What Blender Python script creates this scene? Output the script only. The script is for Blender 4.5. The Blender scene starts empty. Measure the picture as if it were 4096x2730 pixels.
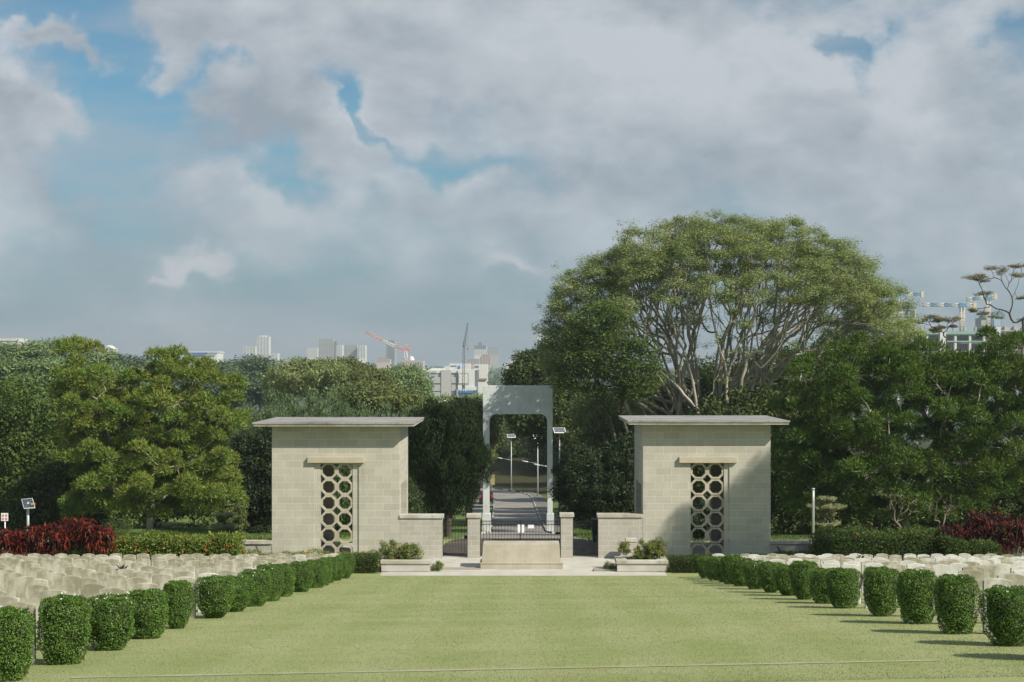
HAZE = 0.00022
EXPO = 0.47
import bpy, bmesh, math, random
import numpy as np
from mathutils import Vector, Matrix
random.seed(7)
RNG = np.random.default_rng(7)
C = bpy.context.scene.collection
PI = math.pi
F, CX, CY = 5690.0, 2085.0, 1445.0      # focal length and vanishing point, in pixels of the 4096-wide photograph
SUN = Vector((1.38, -1.0, 1.45)).normalized()

def W(px, py, Y):
    return ((px - CX) / F * Y, Y, -(py - CY) / F * Y)

def smooth(a, b, t):
    t = min(1, max(0, (t - a) / (b - a))); return t * t * (3 - 2 * t)

_P = [(-60, 5.045), (0, -1.855), (51.2, -7.743), (52.4, -7.90), (62, -7.92), (66, -8.3), (100, -12.1), (140, -15.5), (180, -18.4),
      (230, -20.5), (300, -21.5), (400, -24), (1000, -28), (7000, -34)]
def gz(x, y):
    for (a, za), (b, zb) in zip(_P, _P[1:]):
        if y <= b:
            z = za + (zb - za) * (y - a) / (b - a); break
    else:
        z = _P[-1][1]
    z += (1 - smooth(20, 50, y)) * 0.02 * max(-12, min(12, x + 6.1)) * smooth(-5, 10, y)
    # bank behind the road bend, and the slopes on both sides of the road
    if 90 < y < 420:
        xr = road_x(y)
        w = smooth(90, 130, y) * (1 - smooth(300, 420, y))
        z += 3.2 * w * smooth(4.6, 14, x - xr) + 1.0 * w * smooth(8, 20, xr - x)
        z += 3.0 * smooth(236, 262, y) * (1 - smooth(300, 420, y)) * (1 - smooth(4.6, 14, x - xr))
    return z

def road_x(y):
    if y < 185: return -0.2 - 0.55 * smooth(100, 180, y)
    return -0.75 - 0.02 * (y - 185)

# ---------------------------------------------------------------- objects
def link(o, parent=None):
    C.objects.link(o)
    if parent is not None: o.parent = parent
    return o

def tag(o, label=None, cat=None, group=None, kind=None):
    if label: o['label'] = label
    if cat: o['category'] = cat
    if group: o['group'] = group
    if kind: o['kind'] = kind
    return o

def empty(name, loc=(0, 0, 0), rz=0):
    o = bpy.data.objects.new(name, None); C.objects.link(o)
    o.location = loc; o.rotation_euler = (0, 0, rz); o.empty_display_size = 0.2
    return o

def copy_tree(o, parent=None):
    c = o.copy(); C.objects.link(c); c.parent = parent
    for ch in list(o.children): copy_tree(ch, c)
    return c

class MB:
    def __init__(s): s.v = []; s.f = []; s.sm = []
    def add(s, vs, fs, smooth_=False):
        n = len(s.v); s.v += [tuple(v) for v in vs]
        s.f += [tuple(i + n for i in f) for f in fs]; s.sm += [smooth_] * len(fs)
    def box(s, x0, x1, y0, y1, z0, z1):
        s.add([(x0, y0, z0), (x1, y0, z0), (x1, y1, z0), (x0, y1, z0), (x0, y0, z1), (x1, y0, z1), (x1, y1, z1), (x0, y1, z1)],
              [(0, 3, 2, 1), (4, 5, 6, 7), (0, 1, 5, 4), (1, 2, 6, 5), (2, 3, 7, 6), (3, 0, 4, 7)])
    def tube(s, pts, rs, n=6, cap=True):
        pts = [Vector(p) for p in pts]
        if not hasattr(rs, '__len__'): rs = [rs] * len(pts)
        base = len(s.v); prev = None
        for i, p in enumerate(pts):
            d = (pts[min(i + 1, len(pts) - 1)] - pts[max(i - 1, 0)]).normalized()
            if prev is None:
                u = d.cross(Vector((0, 0, 1)))
                if u.length < 0.1: u = d.cross(Vector((1, 0, 0)))
            else:
                u = prev - d * prev.dot(d)
            u.normalize(); prev = u; w = d.cross(u)
            for k in range(n):
                a = 2 * PI * k / n
                s.v.append(tuple(p + (u * math.cos(a) + w * math.sin(a)) * rs[i]))
        for i in range(len(pts) - 1):
            for k in range(n):
                a = base + i * n + k; b = base + i * n + (k + 1) % n
                s.f.append((a, b, b + n, a + n)); s.sm.append(True)
        if cap:
            s.f.append(tuple(base + k for k in reversed(range(n)))); s.sm.append(False)
            e = base + (len(pts) - 1) * n
            s.f.append(tuple(e + k for k in range(n))); s.sm.append(False)
    def prism(s, poly, y0, y1):     # poly in x,z, extruded along y
        n = len(poly)
        s.add([(x, y0, z) for x, z in poly] + [(x, y1, z) for x, z in poly],
              [tuple(range(n)), tuple(reversed(range(n, 2 * n)))] + [(i, i + n, (i + 1) % n + n, (i + 1) % n) for i in range(n)])
    def build(s, name, mat, parent=None, bevel=0, loc=None):
        me = bpy.data.meshes.new(name); me.from_pydata(s.v, [], s.f)
        bm = bmesh.new(); bm.from_mesh(me); bmesh.ops.recalc_face_normals(bm, faces=bm.faces)
        if bevel: bmesh.ops.bevel(bm, geom=list(bm.edges), offset=bevel, segments=1, affect='EDGES')
        bm.to_mesh(me); bm.free()
        if not bevel: me.polygons.foreach_set('use_smooth', s.sm)
        me.materials.append(mat)
        o = bpy.data.objects.new(name, me); link(o, parent)
        if loc: o.location = loc
        return o

def rel(v, o):   # helper: box given in world coordinates relative to an origin
    return (v[0] - o[0], v[1] - o[1], v[2] - o[2])

def np_mesh(name, verts, nper, mat, parent=None):
    """verts (N*nper,3): N polygons of nper corners each, nothing shared"""
    nv = len(verts); nf = nv // nper
    me = bpy.data.meshes.new(name)
    me.vertices.add(nv); me.vertices.foreach_set('co', np.ascontiguousarray(verts, dtype=np.float32).ravel())
    me.loops.add(nv); me.loops.foreach_set('vertex_index', np.arange(nv, dtype=np.int32))
    me.polygons.add(nf); me.polygons.foreach_set('loop_start', np.arange(0, nv, nper, dtype=np.int32))
    me.update(calc_edges=True)
    me.materials.append(mat)
    o = bpy.data.objects.new(name, me); link(o, parent)
    return o

# ---------------------------------------------------------------- materials
class NT:
    def __init__(s, nt): s.nt = nt; s.n = nt.nodes; s.l = nt.links
    def new(s, t, **kw):
        n = s.n.new(t)
        for k, v in kw.items():
            if k in n.inputs: s.set(n.inputs[k], v)
            else: setattr(n, k, v)
        return n
    def set(s, inp, v):
        if isinstance(v, bpy.types.NodeSocket): s.l.new(v, inp)
        elif v is not None:
            try: inp.default_value = v
            except Exception:
                inp.default_value = tuple(v) + (1,)
    def m(s, op, a, b=None, c=None):
        n = s.n.new('ShaderNodeMath'); n.operation = op
        for i, v in enumerate((a, b, c)):
            if v is not None: s.set(n.inputs[i], v)
        return n.outputs[0]
    def mix(s, f, a, b, mode='MIX'):
        n = s.n.new('ShaderNodeMix'); n.data_type = 'RGBA'; n.blend_type = mode
        s.set(n.inputs[0], f); s.set(n.inputs[6], a if isinstance(a, bpy.types.NodeSocket) else tuple(a)[:3] + (1,))
        s.set(n.inputs[7], b if isinstance(b, bpy.types.NodeSocket) else tuple(b)[:3] + (1,))
        return n.outputs[2]
    def ramp(s, v, lo, hi, a=0.0, b=1.0, sm=True):
        n = s.n.new('ShaderNodeMapRange'); n.interpolation_type = 'SMOOTHSTEP' if sm else 'LINEAR'
        for i, x in enumerate((v, lo, hi, a, b)): s.set(n.inputs[i], x)
        return n.outputs[0]
    def noise(s, vec, scale, detail=4, rough=0.5, dist=0.0):
        n = s.n.new('ShaderNodeTexNoise'); s.set(n.inputs['Scale'], scale); s.set(n.inputs['Detail'], detail)
        s.set(n.inputs['Roughness'], rough); s.set(n.inputs['Distortion'], dist)
        if vec is not None: s.l.new(vec, n.inputs['Vector'])
        return n.outputs['Fac']
    def mapping(s, vec, scale=(1, 1, 1), loc=(0, 0, 0), rot=(0, 0, 0)):
        n = s.n.new('ShaderNodeMapping'); s.l.new(vec, n.inputs[0])
        n.inputs['Scale'].default_value = scale; n.inputs['Location'].default_value = loc; n.inputs['Rotation'].default_value = rot
        return n.outputs[0]

def mat(name, col=(.5, .5, .5), rough=.8, spec=.3, metal=0, fn=None):
    m = bpy.data.materials.new(name); m.use_nodes = True
    t = NT(m.node_tree); p = m.node_tree.nodes['Principled BSDF']
    p.inputs['Base Color'].default_value = tuple(col) + (1,)
    p.inputs['Roughness'].default_value = rough; p.inputs['Metallic'].default_value = metal
    p.inputs['Specular IOR Level'].default_value = spec
    if fn: fn(t, p)
    return m

def bump(t, p, h, strength=.3, dist=.02):
    b = t.new('ShaderNodeBump'); t.set(b.inputs['Height'], h); b.inputs['Strength'].default_value = strength
    b.inputs['Distance'].default_value = dist; t.l.new(b.outputs[0], p.inputs['Normal'])

def obj_co(t): return t.new('ShaderNodeTexCoord').outputs['Object']
def pos(t): return t.new('ShaderNodeNewGeometry').outputs['Position']

def leafmat(name, c1, c2, scale=.6, trans=.3, var=.35):
    m = bpy.data.materials.new(name); m.use_nodes = True; t = NT(m.node_tree)
    p = t.n['Principled BSDF']; out = t.n['Material Output']
    g = t.new('ShaderNodeNewGeometry')
    nz = t.noise(g.outputs['Position'], scale, 3, .6)
    r2 = t.m('FRACT', t.m('MULTIPLY', g.outputs['Random Per Island'], 57.3))
    c = t.mix(t.ramp(t.m('MULTIPLY_ADD', r2, .3, t.m('ADD', nz, -.15)), .35, .65), c1, c2)
    k = t.m('MULTIPLY_ADD', g.outputs['Random Per Island'], 2 * var, 1 - var)
    hs = t.new('ShaderNodeHueSaturation'); t.l.new(c, hs.inputs['Color']); t.l.new(k, hs.inputs['Value'])
    t.l.new(hs.outputs[0], p.inputs['Base Color']); p.inputs['Roughness'].default_value = .55
    p.inputs['Specular IOR Level'].default_value = .22
    tr = t.new('ShaderNodeBsdfTranslucent'); t.l.new(hs.outputs[0], tr.inputs[0])
    mx = t.new('ShaderNodeMixShader'); mx.inputs[0].default_value = trans
    t.l.new(p.outputs[0], mx.inputs[1]); t.l.new(tr.outputs[0], mx.inputs[2]); t.l.new(mx.outputs[0], out.inputs[0])
    return m

def stone_fn(c1, c2, bw=.66, rh=.285, grain=.12, mort=(.62, .61, .56), msize=.011):
    def fn(t, p):
        s = t.new('ShaderNodeSeparateXYZ'); t.l.new(pos(t), s.inputs[0])
        cb = t.new('ShaderNodeCombineXYZ'); t.l.new(t.m('ADD', s.outputs[0], s.outputs[1]), cb.inputs[0])
        t.l.new(s.outputs[2], cb.inputs[1])
        b = t.new('ShaderNodeTexBrick'); t.l.new(cb.outputs[0], b.inputs['Vector'])
        b.inputs['Scale'].default_value = 1; b.inputs['Brick Width'].default_value = bw; b.inputs['Row Height'].default_value = rh
        b.inputs['Mortar Size'].default_value = msize; b.inputs['Mortar Smooth'].default_value = .3
        b.inputs['Color1'].default_value = c1 + (1,); b.inputs['Color2'].default_value = c2 + (1,); b.inputs['Mortar'].default_value = mort + (1,)
        b.offset = .5; b.squash = 1.0
        g = t.noise(pos(t), 55, 3, .7); big = t.noise(pos(t), 1.3, 4, .6)
        k = t.m('ADD', t.ramp(g, .3, .7, 1 - grain, 1 + grain, False), t.ramp(big, .3, .7, -.09, .06, False))
        cc = t.new('ShaderNodeCombineXYZ')
        for i in range(3): t.l.new(k, cc.inputs[i])
        c = t.mix(1, b.outputs[0], cc.outputs[0], 'MULTIPLY')
        # damp streaks under the coping
        st = t.noise(t.mapping(pos(t), (5, 5, .5)), 1, 4, .7)
        c = t.mix(t.ramp(st, .54, .8, 0, .36), c, (.19, .175, .13))
        t.l.new(c, p.inputs['Base Color']); bump(t, p, t.m('MULTIPLY_ADD', b.outputs['Fac'], -.8, g), .5, .012)
    return fn

def mottled(c1, c2, scale=2, det=6, fine=40, stain=None, bstr=.2, rough=.85, name='m', stretch=(1, 1, 1), objspace=True):
    def fn(t, p):
        co = obj_co(t) if objspace else pos(t)
        a = t.noise(t.mapping(co, stretch), scale, det, .6); f = t.noise(co, fine, 3, .6)
        c = t.mix(t.ramp(a, .35, .65), c1, c2)
        k = t.ramp(f, .3, .7, .86, 1.12, False); cc = t.new('ShaderNodeCombineXYZ')
        for i in range(3): t.l.new(k, cc.inputs[i])
        c = t.mix(1, c, cc.outputs[0], 'MULTIPLY')
        if stain:
            s = t.noise(t.mapping(co, (3, 3, .6), (7, 3, 1)), 1.4 * scale, 5, .65)
            c = t.mix(t.ramp(s, .5, .75, 0, .75), c, stain)
        t.l.new(c, p.inputs['Base Color']); bump(t, p, f, bstr, .01)
    return mat(name, c1, rough, .25, fn=fn)
# ---------------------------------------------------------------- leaves and trees
def unit(a): return a / (np.linalg.norm(a, axis=1, keepdims=True) + 1e-9)
def rdir(n): return unit(RNG.normal(size=(n, 3)))

def leaf_verts(P, A, L, Wd, Nm=None):
    n = len(P); S = unit(np.cross(A, rdir(n) if Nm is None else Nm))
    L = L[:, None]; Wd = Wd[:, None]
    v = np.empty((n, 4, 3))
    v[:, 0] = P; v[:, 1] = P + A * L * .5 + S * Wd * .5; v[:, 2] = P + A * L; v[:, 3] = P + A * L * .5 - S * Wd * .5
    return v.reshape(-1, 3)

def clump_leaves(cl, n, size, asp=.45, style='leaf', var=.4):
    """cl: clumps (x,y,z,rx,ry,rz); n leaves in each"""
    cl = np.asarray(cl, float); N = len(cl) * n
    c = np.repeat(cl[:, :3], n, 0); r = np.repeat(cl[:, 3:6], n, 0)
    d = rdir(N)
    u = RNG.random(N)[:, None]
    if style == 'leaf':
        P = c + d * r * (u ** .3); Nm = d + rdir(N) * .45 + np.array([0, 0, .15]); A = unit(rdir(N) + d * .25 + np.array([0, 0, -.15]))
    elif style == 'needle':
        d[:, 2] = np.where(d[:, 2] < -.35, -d[:, 2], d[:, 2])
        lob = 1 + .22 * np.sin(d[:, :1] * 7 + c[:, :1] * 3) * np.sin(d[:, 1:2] * 6 + c[:, 2:3] * 5)
        rad = RNG.random(N)[:, None] < .5
        P = c + d * r * np.where(rad, .35 + .42 * u ** .6, .62 + .2 * u) * lob
        A = unit(np.where(rad, d + rdir(N) * .25 + np.array([0, 0, .45]), rdir(N) + d * .55 + np.array([0, 0, .2])))
        Nm = np.where(rad, rdir(N) + d * .3 + np.array([0, 0, .2]), d + rdir(N) * .3 + np.array([0, 0, .2]))
    elif style == 'droop':
        Nm = d
        P = c + d * r * (u ** .4); A = unit(d * np.array([.6, .6, .1]) + rdir(N) * .35 + np.array([0, 0, -.8]))
    elif style == 'up':
        P = c + d * r * (u ** .3); Nm = d + rdir(N) * .35; A = unit(d * .45 + rdir(N) * .4 + np.array([0, 0, .8]))
    elif style == 'flat':
        P = c + d * r * (u ** .5); a = rdir(N); a[:, 2] = a[:, 2] * .35 - .12 * (np.abs(d[:, 0]) + np.abs(d[:, 1])); A = unit(a + d * np.array([.6, .6, .1])); Nm = d * .6 + rdir(N) * .4 + np.array([0, 0, .8])
    L = size * (1 + var * (RNG.random(N) * 2 - 1))
    return leaf_verts(P, A, L, L * asp, Nm)

def fill(ells, n, sep, crad, shell=.5, flat=1.0, cvar=.3):
    """clump centres inside ellipsoids (x,y,z,rx,ry,rz), kept apart; a share of them near the surface"""
    ells = np.asarray(ells, float); vol = ells[:, 3] * ells[:, 4] * ells[:, 5]; vol = vol ** .7; p = vol / vol.sum()
    out = []
    M = 40 * n
    idx = RNG.choice(len(ells), M, p=p); d = rdir(M)
    rad = np.where(RNG.random(M) < shell, .78 + .36 * RNG.random(M) ** 2, RNG.random(M) ** .4)
    pts = ells[idx, :3] + d * ells[idx, 3:6] * rad[:, None]
    acc = np.empty((n, 3)); k = 0
    for q in pts:
        if k and (np.sum((acc[:k] - q) ** 2, 1) < sep * sep).any(): continue
        acc[k] = q; k += 1
        if k == n: break
    acc = acc[:k]
    r = crad * (1 + cvar * (RNG.random(k) * 2 - 1))
    return np.column_stack([acc, r, r, r * flat])

def skeleton(mb, base, targets, r0, frac=.42, jit=.12, lift=.0, sides=6, pw=.45, rmin=.015, first=None, droop=0):
    T = np.asarray(targets, float)
    n0 = len(T)
    def rad(n): return max(rmin, r0 * (n / n0) ** pw)
    def seg(a, b, ra, rb, k=4):
        d = b - a; L = np.linalg.norm(d)
        o1 = RNG.normal(size=3) * L * jit * .5; pts = []
        for i in range(k + 1):
            t = i / k
            pts.append(a + d * t + o1 * math.sin(PI * t) + np.array([0, 0, lift * L * math.sin(PI * t)]))
        mb.tube(pts, [ra + (rb - ra) * i / k for i in range(k + 1)], sides if ra > .05 else max(3, sides - 2), cap=False)
    def rec(a, idx, depth, ra):
        n = len(idx)
        if n == 1:
            seg(a, T[idx[0]], ra, rmin, 3); return
        c = T[idx].mean(0); f = frac if depth or first is None else first
        node = a + (c - a) * f * (1 + .25 * (RNG.random() - .5))
        if depth == 0 and first is not None: node[0] = a[0] + (c[0] - a[0]) * f * .4; node[1] = a[1] + (c[1] - a[1]) * f * .4
        node = node + RNG.normal(size=3) * np.linalg.norm(c - a) * jit * .3
        rb = rad(n); seg(a, node, ra, rb)
        # two-means split
        i, j = idx[0], idx[-1]
        D = T[idx] - node; D = D / (np.linalg.norm(D, axis=1, keepdims=True) + 1e-6)
        s = RNG.integers(n); a1 = D[s]; a2 = D[np.argmin(D @ a1)]
        for _ in range(4):
            m = (D @ a1) > (D @ a2)
            if m.all() or not m.any(): break
            a1 = D[m].mean(0); a2 = D[~m].mean(0)
        if m.all() or not m.any():
            m = np.zeros(n, bool); m[:n // 2] = True
        rec(node, idx[m], depth + 1, rad(m.sum())); rec(node, idx[~m], depth + 1, rad((~m).sum()))
    rec(np.array(base, float), np.arange(n0), 0, r0)

def make_tree(name, label, cat, base, cl, n, size, leaf, bark, r0=.2, style='leaf', asp=.45, group=None, thin=1, **sk):
    base = np.array(base, float)
    root = empty(name, tuple(base)); tag(root, label, cat, group)
    cl = np.array(cl, float); cl[:, :3] -= base
    np_mesh('crown', clump_leaves(cl, n, size, asp, style), 4, leaf, root)
    mb = MB(); T = cl[::thin, :3].copy(); skeleton(mb, (0, 0, -.15), T, r0, **sk)
    mb.build('trunk', bark, root)
    return root

def E(px, py, Y, rx, ry, dy=None):      # ellipsoid measured in the photograph at distance Y, dy = half depth in metres
    x, y, z = W(px, py, Y); a, b = rx / F * Y, ry / F * Y
    return (x, y, z, a, dy if dy is not None else a, b)

# ---------------------------------------------------------------- materials used
M = {}
M['stone'] = mat('pavilion_stone', rough=.85, spec=.2, fn=stone_fn((.46, .44, .375), (.40, .382, .322), mort=(.55, .54, .49), msize=.010))
M['wallstone'] = mat('gate_wall_stone', rough=.85, spec=.2, fn=stone_fn((.41, .395, .34), (.37, .35, .29), .5, .2, mort=(.53, .52, .49), msize=.010))
M['plain'] = mottled((.45, .415, .34), (.37, .335, .26), 1.2, fine=60, name='smooth_stone', stain=(.30, .26, .18), objspace=False)
M['coping'] = mottled((.36, .33, .26), (.50, .49, .45), 1.0, fine=60, name='coping_stone', stain=(.22, .2, .15), objspace=False)
M['lintel'] = mottled((.46, .41, .31), (.40, .36, .28), 2, fine=60, name='lintel_stone', objspace=False)
M['roof'] = mottled((.34, .33, .31), (.20, .20, .195), .9, 6, name='roof_concrete', stain=(.08, .08, .08), objspace=False, stretch=(.5, 3, 1))
M['paving'] = mottled((.48, .465, .42), (.41, .39, .345), 1.3, fine=50, name='paving', objspace=False)
M['oldstep'] = mottled((.26, .23, .19), (.33, .30, .25), 1.3, name='old_step', objspace=False)
M['band'] = mottled((.36, .36, .24), (.28, .30, .15), 2, name='concrete_band', objspace=False)
M['iron'] = mat('black_iron', (.012, .012, .012), .5)
M['paper'] = mat('paper', (.75, .77, .8), .7)
M['archpaint'] = mottled((.60, .62, .62), (.52, .545, .55), 1.6, name='arch_paint', stain=(.38, .40, .40), objspace=False)
M['asphalt'] = mottled((.21, .20, .185), (.29, .27, .245), .6, fine=12, name='asphalt', objspace=False)
M['brickpath'] = mottled((.095, .078, .068), (.065, .055, .05), 2, name='brick_path', objspace=False)  # dark brick, with tree shade painted into its colour
M['kerbw'] = mat('kerb_white', (.6, .6, .57), .8)
M['kerbb'] = mat('kerb_black', (.03, .03, .03), .8)
M['walk'] = mottled((.2, .19, .17), (.15, .145, .13), 1, name='footpath', objspace=False)
M['galv'] = mat('galvanised_pole', (.42, .44, .45), .45, .5, .3)
M['panelcell'] = mat('solar_cells', (.035, .05, .075), .25, .6)
M['white'] = mat('white_paint', (.75, .75, .74), .5)
M['red'] = mat('red_print', (.6, .06, .05), .6)
M['carblack'] = mat('car_black', (.012, .012, .014), .2, .6)
M['glassdark'] = mat('dark_glass', (.02, .025, .03), .08, .8)
M['tyre'] = mat('tyre', (.02, .02, .02), .9)
M['taillight'] = mat('red_lamp', (.55, .02, .02), .25)
M['bluebin'] = mat('blue_green_plastic', (.008, .035, .035), .6)
M['bark'] = mottled((.20, .175, .135), (.11, .09, .065), 4, name='bark', objspace=True, stretch=(1, 1, .3))
M['palebark'] = mottled((.42, .39, .33), (.22, .20, .16), 1.2, name='pale_bark', objspace=True, stretch=(1, 1, .4))
M['darkbark'] = mottled((.06, .05, .038), (.10, .085, .065), 3, name='dark_bark')
M['L_bush'] = leafmat('shrub_leaf', (0.074, 0.144, 0.024), (0.126, 0.218, 0.04), 6, .25, .5)
M['L_pineL'] = leafmat('pine_needles', (0.199, 0.227, 0.04), (0.128, 0.21, 0.04), .7, .25)
M['L_pineR'] = leafmat('pine_needles_dark', (0.09, 0.136, 0.018), (0.062, 0.124, 0.018), .7, .25)
M['L_rain'] = leafmat('rain_tree_leaf', (0.292, 0.33, 0.119), (0.202, 0.269, 0.092), .35, .35)
M['L_conif'] = leafmat('conifer_spray', (0.093, 0.146, 0.064), (0.134, 0.187, 0.08), .6, .15)
M['L_dark'] = leafmat('dark_leaf', (0.047, 0.07, 0.016), (0.07, 0.103, 0.022), .5, .2)
M['L_black'] = leafmat('blackish_conifer', (.016, .030, .010), (.026, .045, .014), 1, .1)
M['L_mid'] = leafmat('mid_leaf', (0.096, 0.143, 0.03), (0.062, 0.106, 0.024), .4, .3)
M['L_olive'] = leafmat('olive_leaf', (0.166, 0.191, 0.062), (0.117, 0.158, 0.049), .3, .3)
M['L_pale'] = leafmat('pale_leaf', (0.184, 0.24, 0.08), (0.24, 0.272, 0.105), .25, .3)
M['L_far'] = leafmat('far_leaf', (0.07, 0.115, 0.059), (0.099, 0.148, 0.075), .12, .2)
M['L_farpale'] = leafmat('albizia_leaf', (0.184, 0.254, 0.094), (0.129, 0.198, 0.073), .15, .2)
M['L_brown'] = leafmat('brownish_leaf', (0.234, 0.202, 0.094), (0.164, 0.161, 0.07), .3, .2)
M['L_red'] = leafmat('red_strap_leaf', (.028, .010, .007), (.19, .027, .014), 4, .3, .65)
M['L_redshade'] = leafmat('shaded_red_strap_leaf', (.018, .007, .006), (.12, .016, .010), 4, .2, .6)  # red strap leaf with shade painted into its colour
M['L_hib'] = leafmat('hibiscus_leaf', (0.116, 0.167, 0.029), (0.166, 0.217, 0.04), 2, .25, .4)
M['L_lant'] = leafmat('lantana_leaf', (0.132, 0.179, 0.042), (0.172, 0.214, 0.054), 3, .25, .4)
M['L_cream'] = leafmat('variegated_leaf', (0.32, 0.33, 0.17), (0.25, 0.27, 0.13), 3, .3, .3)
M['F_red'] = leafmat('red_flower', (0.62, 0.07, 0.02), (0.75, 0.12, 0.03), 3, .2, .2)
M['F_orange'] = leafmat('orange_flower', (0.7, 0.25, 0.03), (0.75, 0.35, 0.05), 3, .2, .2)
M['F_white'] = leafmat('white_flower', (0.8, 0.8, 0.8), (0.75, 0.75, 0.8), 3, .2, .1)
M['grassblade'] = leafmat('grass_blade', (0.237, 0.27, 0.126), (0.281, 0.297, 0.16), .35, .25, .22)
M['roughgrass'] = leafmat('rough_grass', (0.1, 0.16, 0.035), (0.12, 0.17, 0.04), 1.5, .3, .3)

def lawn_fn(t, p):
    P = pos(t)
    big = t.noise(t.mapping(P, (.35, .9, 1)), .55, 5, .6); mid = t.noise(t.mapping(P, (1, 2.2, 1)), 1.6, 6, .7); fine = t.noise(P, 28, 4, .75)
    c = t.mix(t.ramp(big, .35, .65), (.235, .275, .105), (.292, .312, .142))
    c = t.mix(t.ramp(mid, .50, .72, 0, .7), c, (.165, .235, .068))
    c = t.mix(t.ramp(t.noise(t.mapping(P, (.6, 1.6, 1), (5, 2, 0)), .8, 5, .65), .6, .75, 0, .6), c, (.32, .27, .14))
    # mowing bands
    s = t.new('ShaderNodeSeparateXYZ'); t.l.new(P, s.inputs[0])
    w = t.m('SINE', t.m('MULTIPLY', t.m('ADD', s.outputs[0], t.m('MULTIPLY', big, 1.1)), 3.6))
    c = t.mix(t.ramp(w, -.6, .6, 0, .20), c, (.37, .385, .22))
    k = t.ramp(fine, .25, .75, .72, 1.22, False); cc = t.new('ShaderNodeCombineXYZ')
    for i in range(3): t.l.new(k, cc.inputs[i])
    c = t.mix(1, c, cc.outputs[0], 'MULTIPLY')
    # wilder, greener, then shade-darkened and finally wooded ground beyond the wall
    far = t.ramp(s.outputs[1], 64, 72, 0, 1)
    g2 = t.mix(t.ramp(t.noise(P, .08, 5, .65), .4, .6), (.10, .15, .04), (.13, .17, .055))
    g2 = t.mix(t.ramp(s.outputs[1], 196, 222, 0, 1), g2, (.05, .05, .022))  # tree shade on the bank, painted into the ground colour
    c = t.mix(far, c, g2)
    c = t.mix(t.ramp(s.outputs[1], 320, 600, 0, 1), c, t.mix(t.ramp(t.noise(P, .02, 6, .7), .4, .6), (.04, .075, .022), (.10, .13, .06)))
    t.l.new(c, p.inputs['Base Color']); bump(t, p, fine, .5, .03)
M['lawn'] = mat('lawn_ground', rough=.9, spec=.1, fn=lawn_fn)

# ---------------------------------------------------------------- terrain
def build_ground():
    ys = list(np.arange(-60, 0, 6)) + list(np.arange(0, 50, 1.0)) + [50, 51.2, 52.4, 54, 57, 60, 62, 63, 64, 66] + list(np.arange(68, 300, 3)) + list(np.arange(300, 1000, 40)) + list(np.arange(1000, 7001, 250))
    xs = [-3500, -1800, -900, -450, -220, -120, -80, -60, -45] + list(np.arange(-36, 37, 1.5)) + [45, 60, 80, 120, 220, 450, 900, 1800, 3500]
    vs = [(x, y, gz(x, y)) for y in ys for x in xs]; nx = len(xs)
    fs = [(j * nx + i, j * nx + i + 1, (j + 1) * nx + i + 1, (j + 1) * nx + i) for j in range(len(ys) - 1) for i in range(nx - 1)]
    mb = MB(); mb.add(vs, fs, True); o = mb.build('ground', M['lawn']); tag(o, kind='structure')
build_ground()

def build_grass():
    n = 190000
    # more blades near the camera
    y = 15.2 + (50.8 - 15.2) * RNG.random(n) ** 1.7
    x = (RNG.random(n) * 2 - 1) * (y * .365 + .3)
    keep = ~((y > 16.98) & (y < 17.22) & (x > -5.4) & (x < 5.03) & (RNG.random(n) > .12))
    x, y = x[keep], y[keep]; n = len(x)
    tr = 1 - np.clip((y - 20) / 30, 0, 1) ** 2 * (3 - 2 * np.clip((y - 20) / 30, 0, 1))
    z = -1.855 - .115 * y + tr * .02 * np.clip(x + 6.1, -12, 12)
    P = np.column_stack([x, y, z - .004]); A = unit(rdir(n) * .55 + np.array([0, 0, 1.]))
    L = (.010 + .014 * RNG.random(n)) * (1 + (y - 15) * .02); v = leaf_verts(P, A, L, L * .18 + .0022 * (y / 16), rdir(n) + np.array([0, -.4, .8]))
    o = np_mesh('grass', v, 4, M['grassblade']); tag(o, kind='stuff')
build_grass()
def rough_patch(name, x0, x1, y0, y1, n, h, m=None):
    x = x0 + (x1 - x0) * RNG.random(n); y = y0 + (y1 - y0) * RNG.random(n)
    z = np.array([gz(a, b) for a, b in zip(x, y)])
    P = np.column_stack([x, y, z - .01]); A = unit(rdir(n) * .5 + np.array([0, 0, 1.])); L = h * (.5 + RNG.random(n))
    o = np_mesh(name, leaf_verts(P, A, L, L * .16), 4, m or M['roughgrass']); tag(o, kind='stuff')
rough_patch('rough_grass', 10.1, 13.5, 53.5, 57.6, 5000, .3)
rough_patch('rough_grass', -12, -10.0, 55.5, 57.8, 3000, .16)
rough_patch('rough_grass', -26, -9, 60, 108, 30000, .14)
rough_patch('rough_grass', 3, 14, 62, 120, 22000, .14)
# ---------------------------------------------------------------- paving
GP = -7.90
mb = MB(); mb.box(-5.2, 5.36, 52.0, 53.05, GP - .4, GP + .03)
tag(mb.build('platform_step', M['paving'], bevel=.01), kind='structure')
mb = MB(); mb.box(-5.0, 5.1, 53.052, 57.6, GP - .4, GP + .015)
tag(mb.build('forecourt_paving', M['paving']), kind='structure')
mb = MB(); mb.box(-3.72, -3.15, 53.3, 53.56, GP - .1, GP + .07); mb.box(-3.3, -1.52, 53.75, 54.15, GP - .1, GP + .05)
tag(mb.build('old_paving_slabs', M['oldstep'], bevel=.01), kind='structure')
mb = MB(); mb.box(2.72, 3.75, 53.35, 53.7, GP - .1, GP + .09)
tag(mb.build('old_paving_step', M['oldstep'], bevel=.01), kind='structure')
mb = MB()
for i in range(24):     # concrete band let into the lawn
    xa = -5.4 + i * 10.43 / 24; xb = xa + 10.43 / 24
    vs = [(x, y, gz(x, y) + .006) for x in (xa, xb) for y in (17.0, 17.15)]
    mb.add(vs, [(0, 2, 3, 1)])
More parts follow.
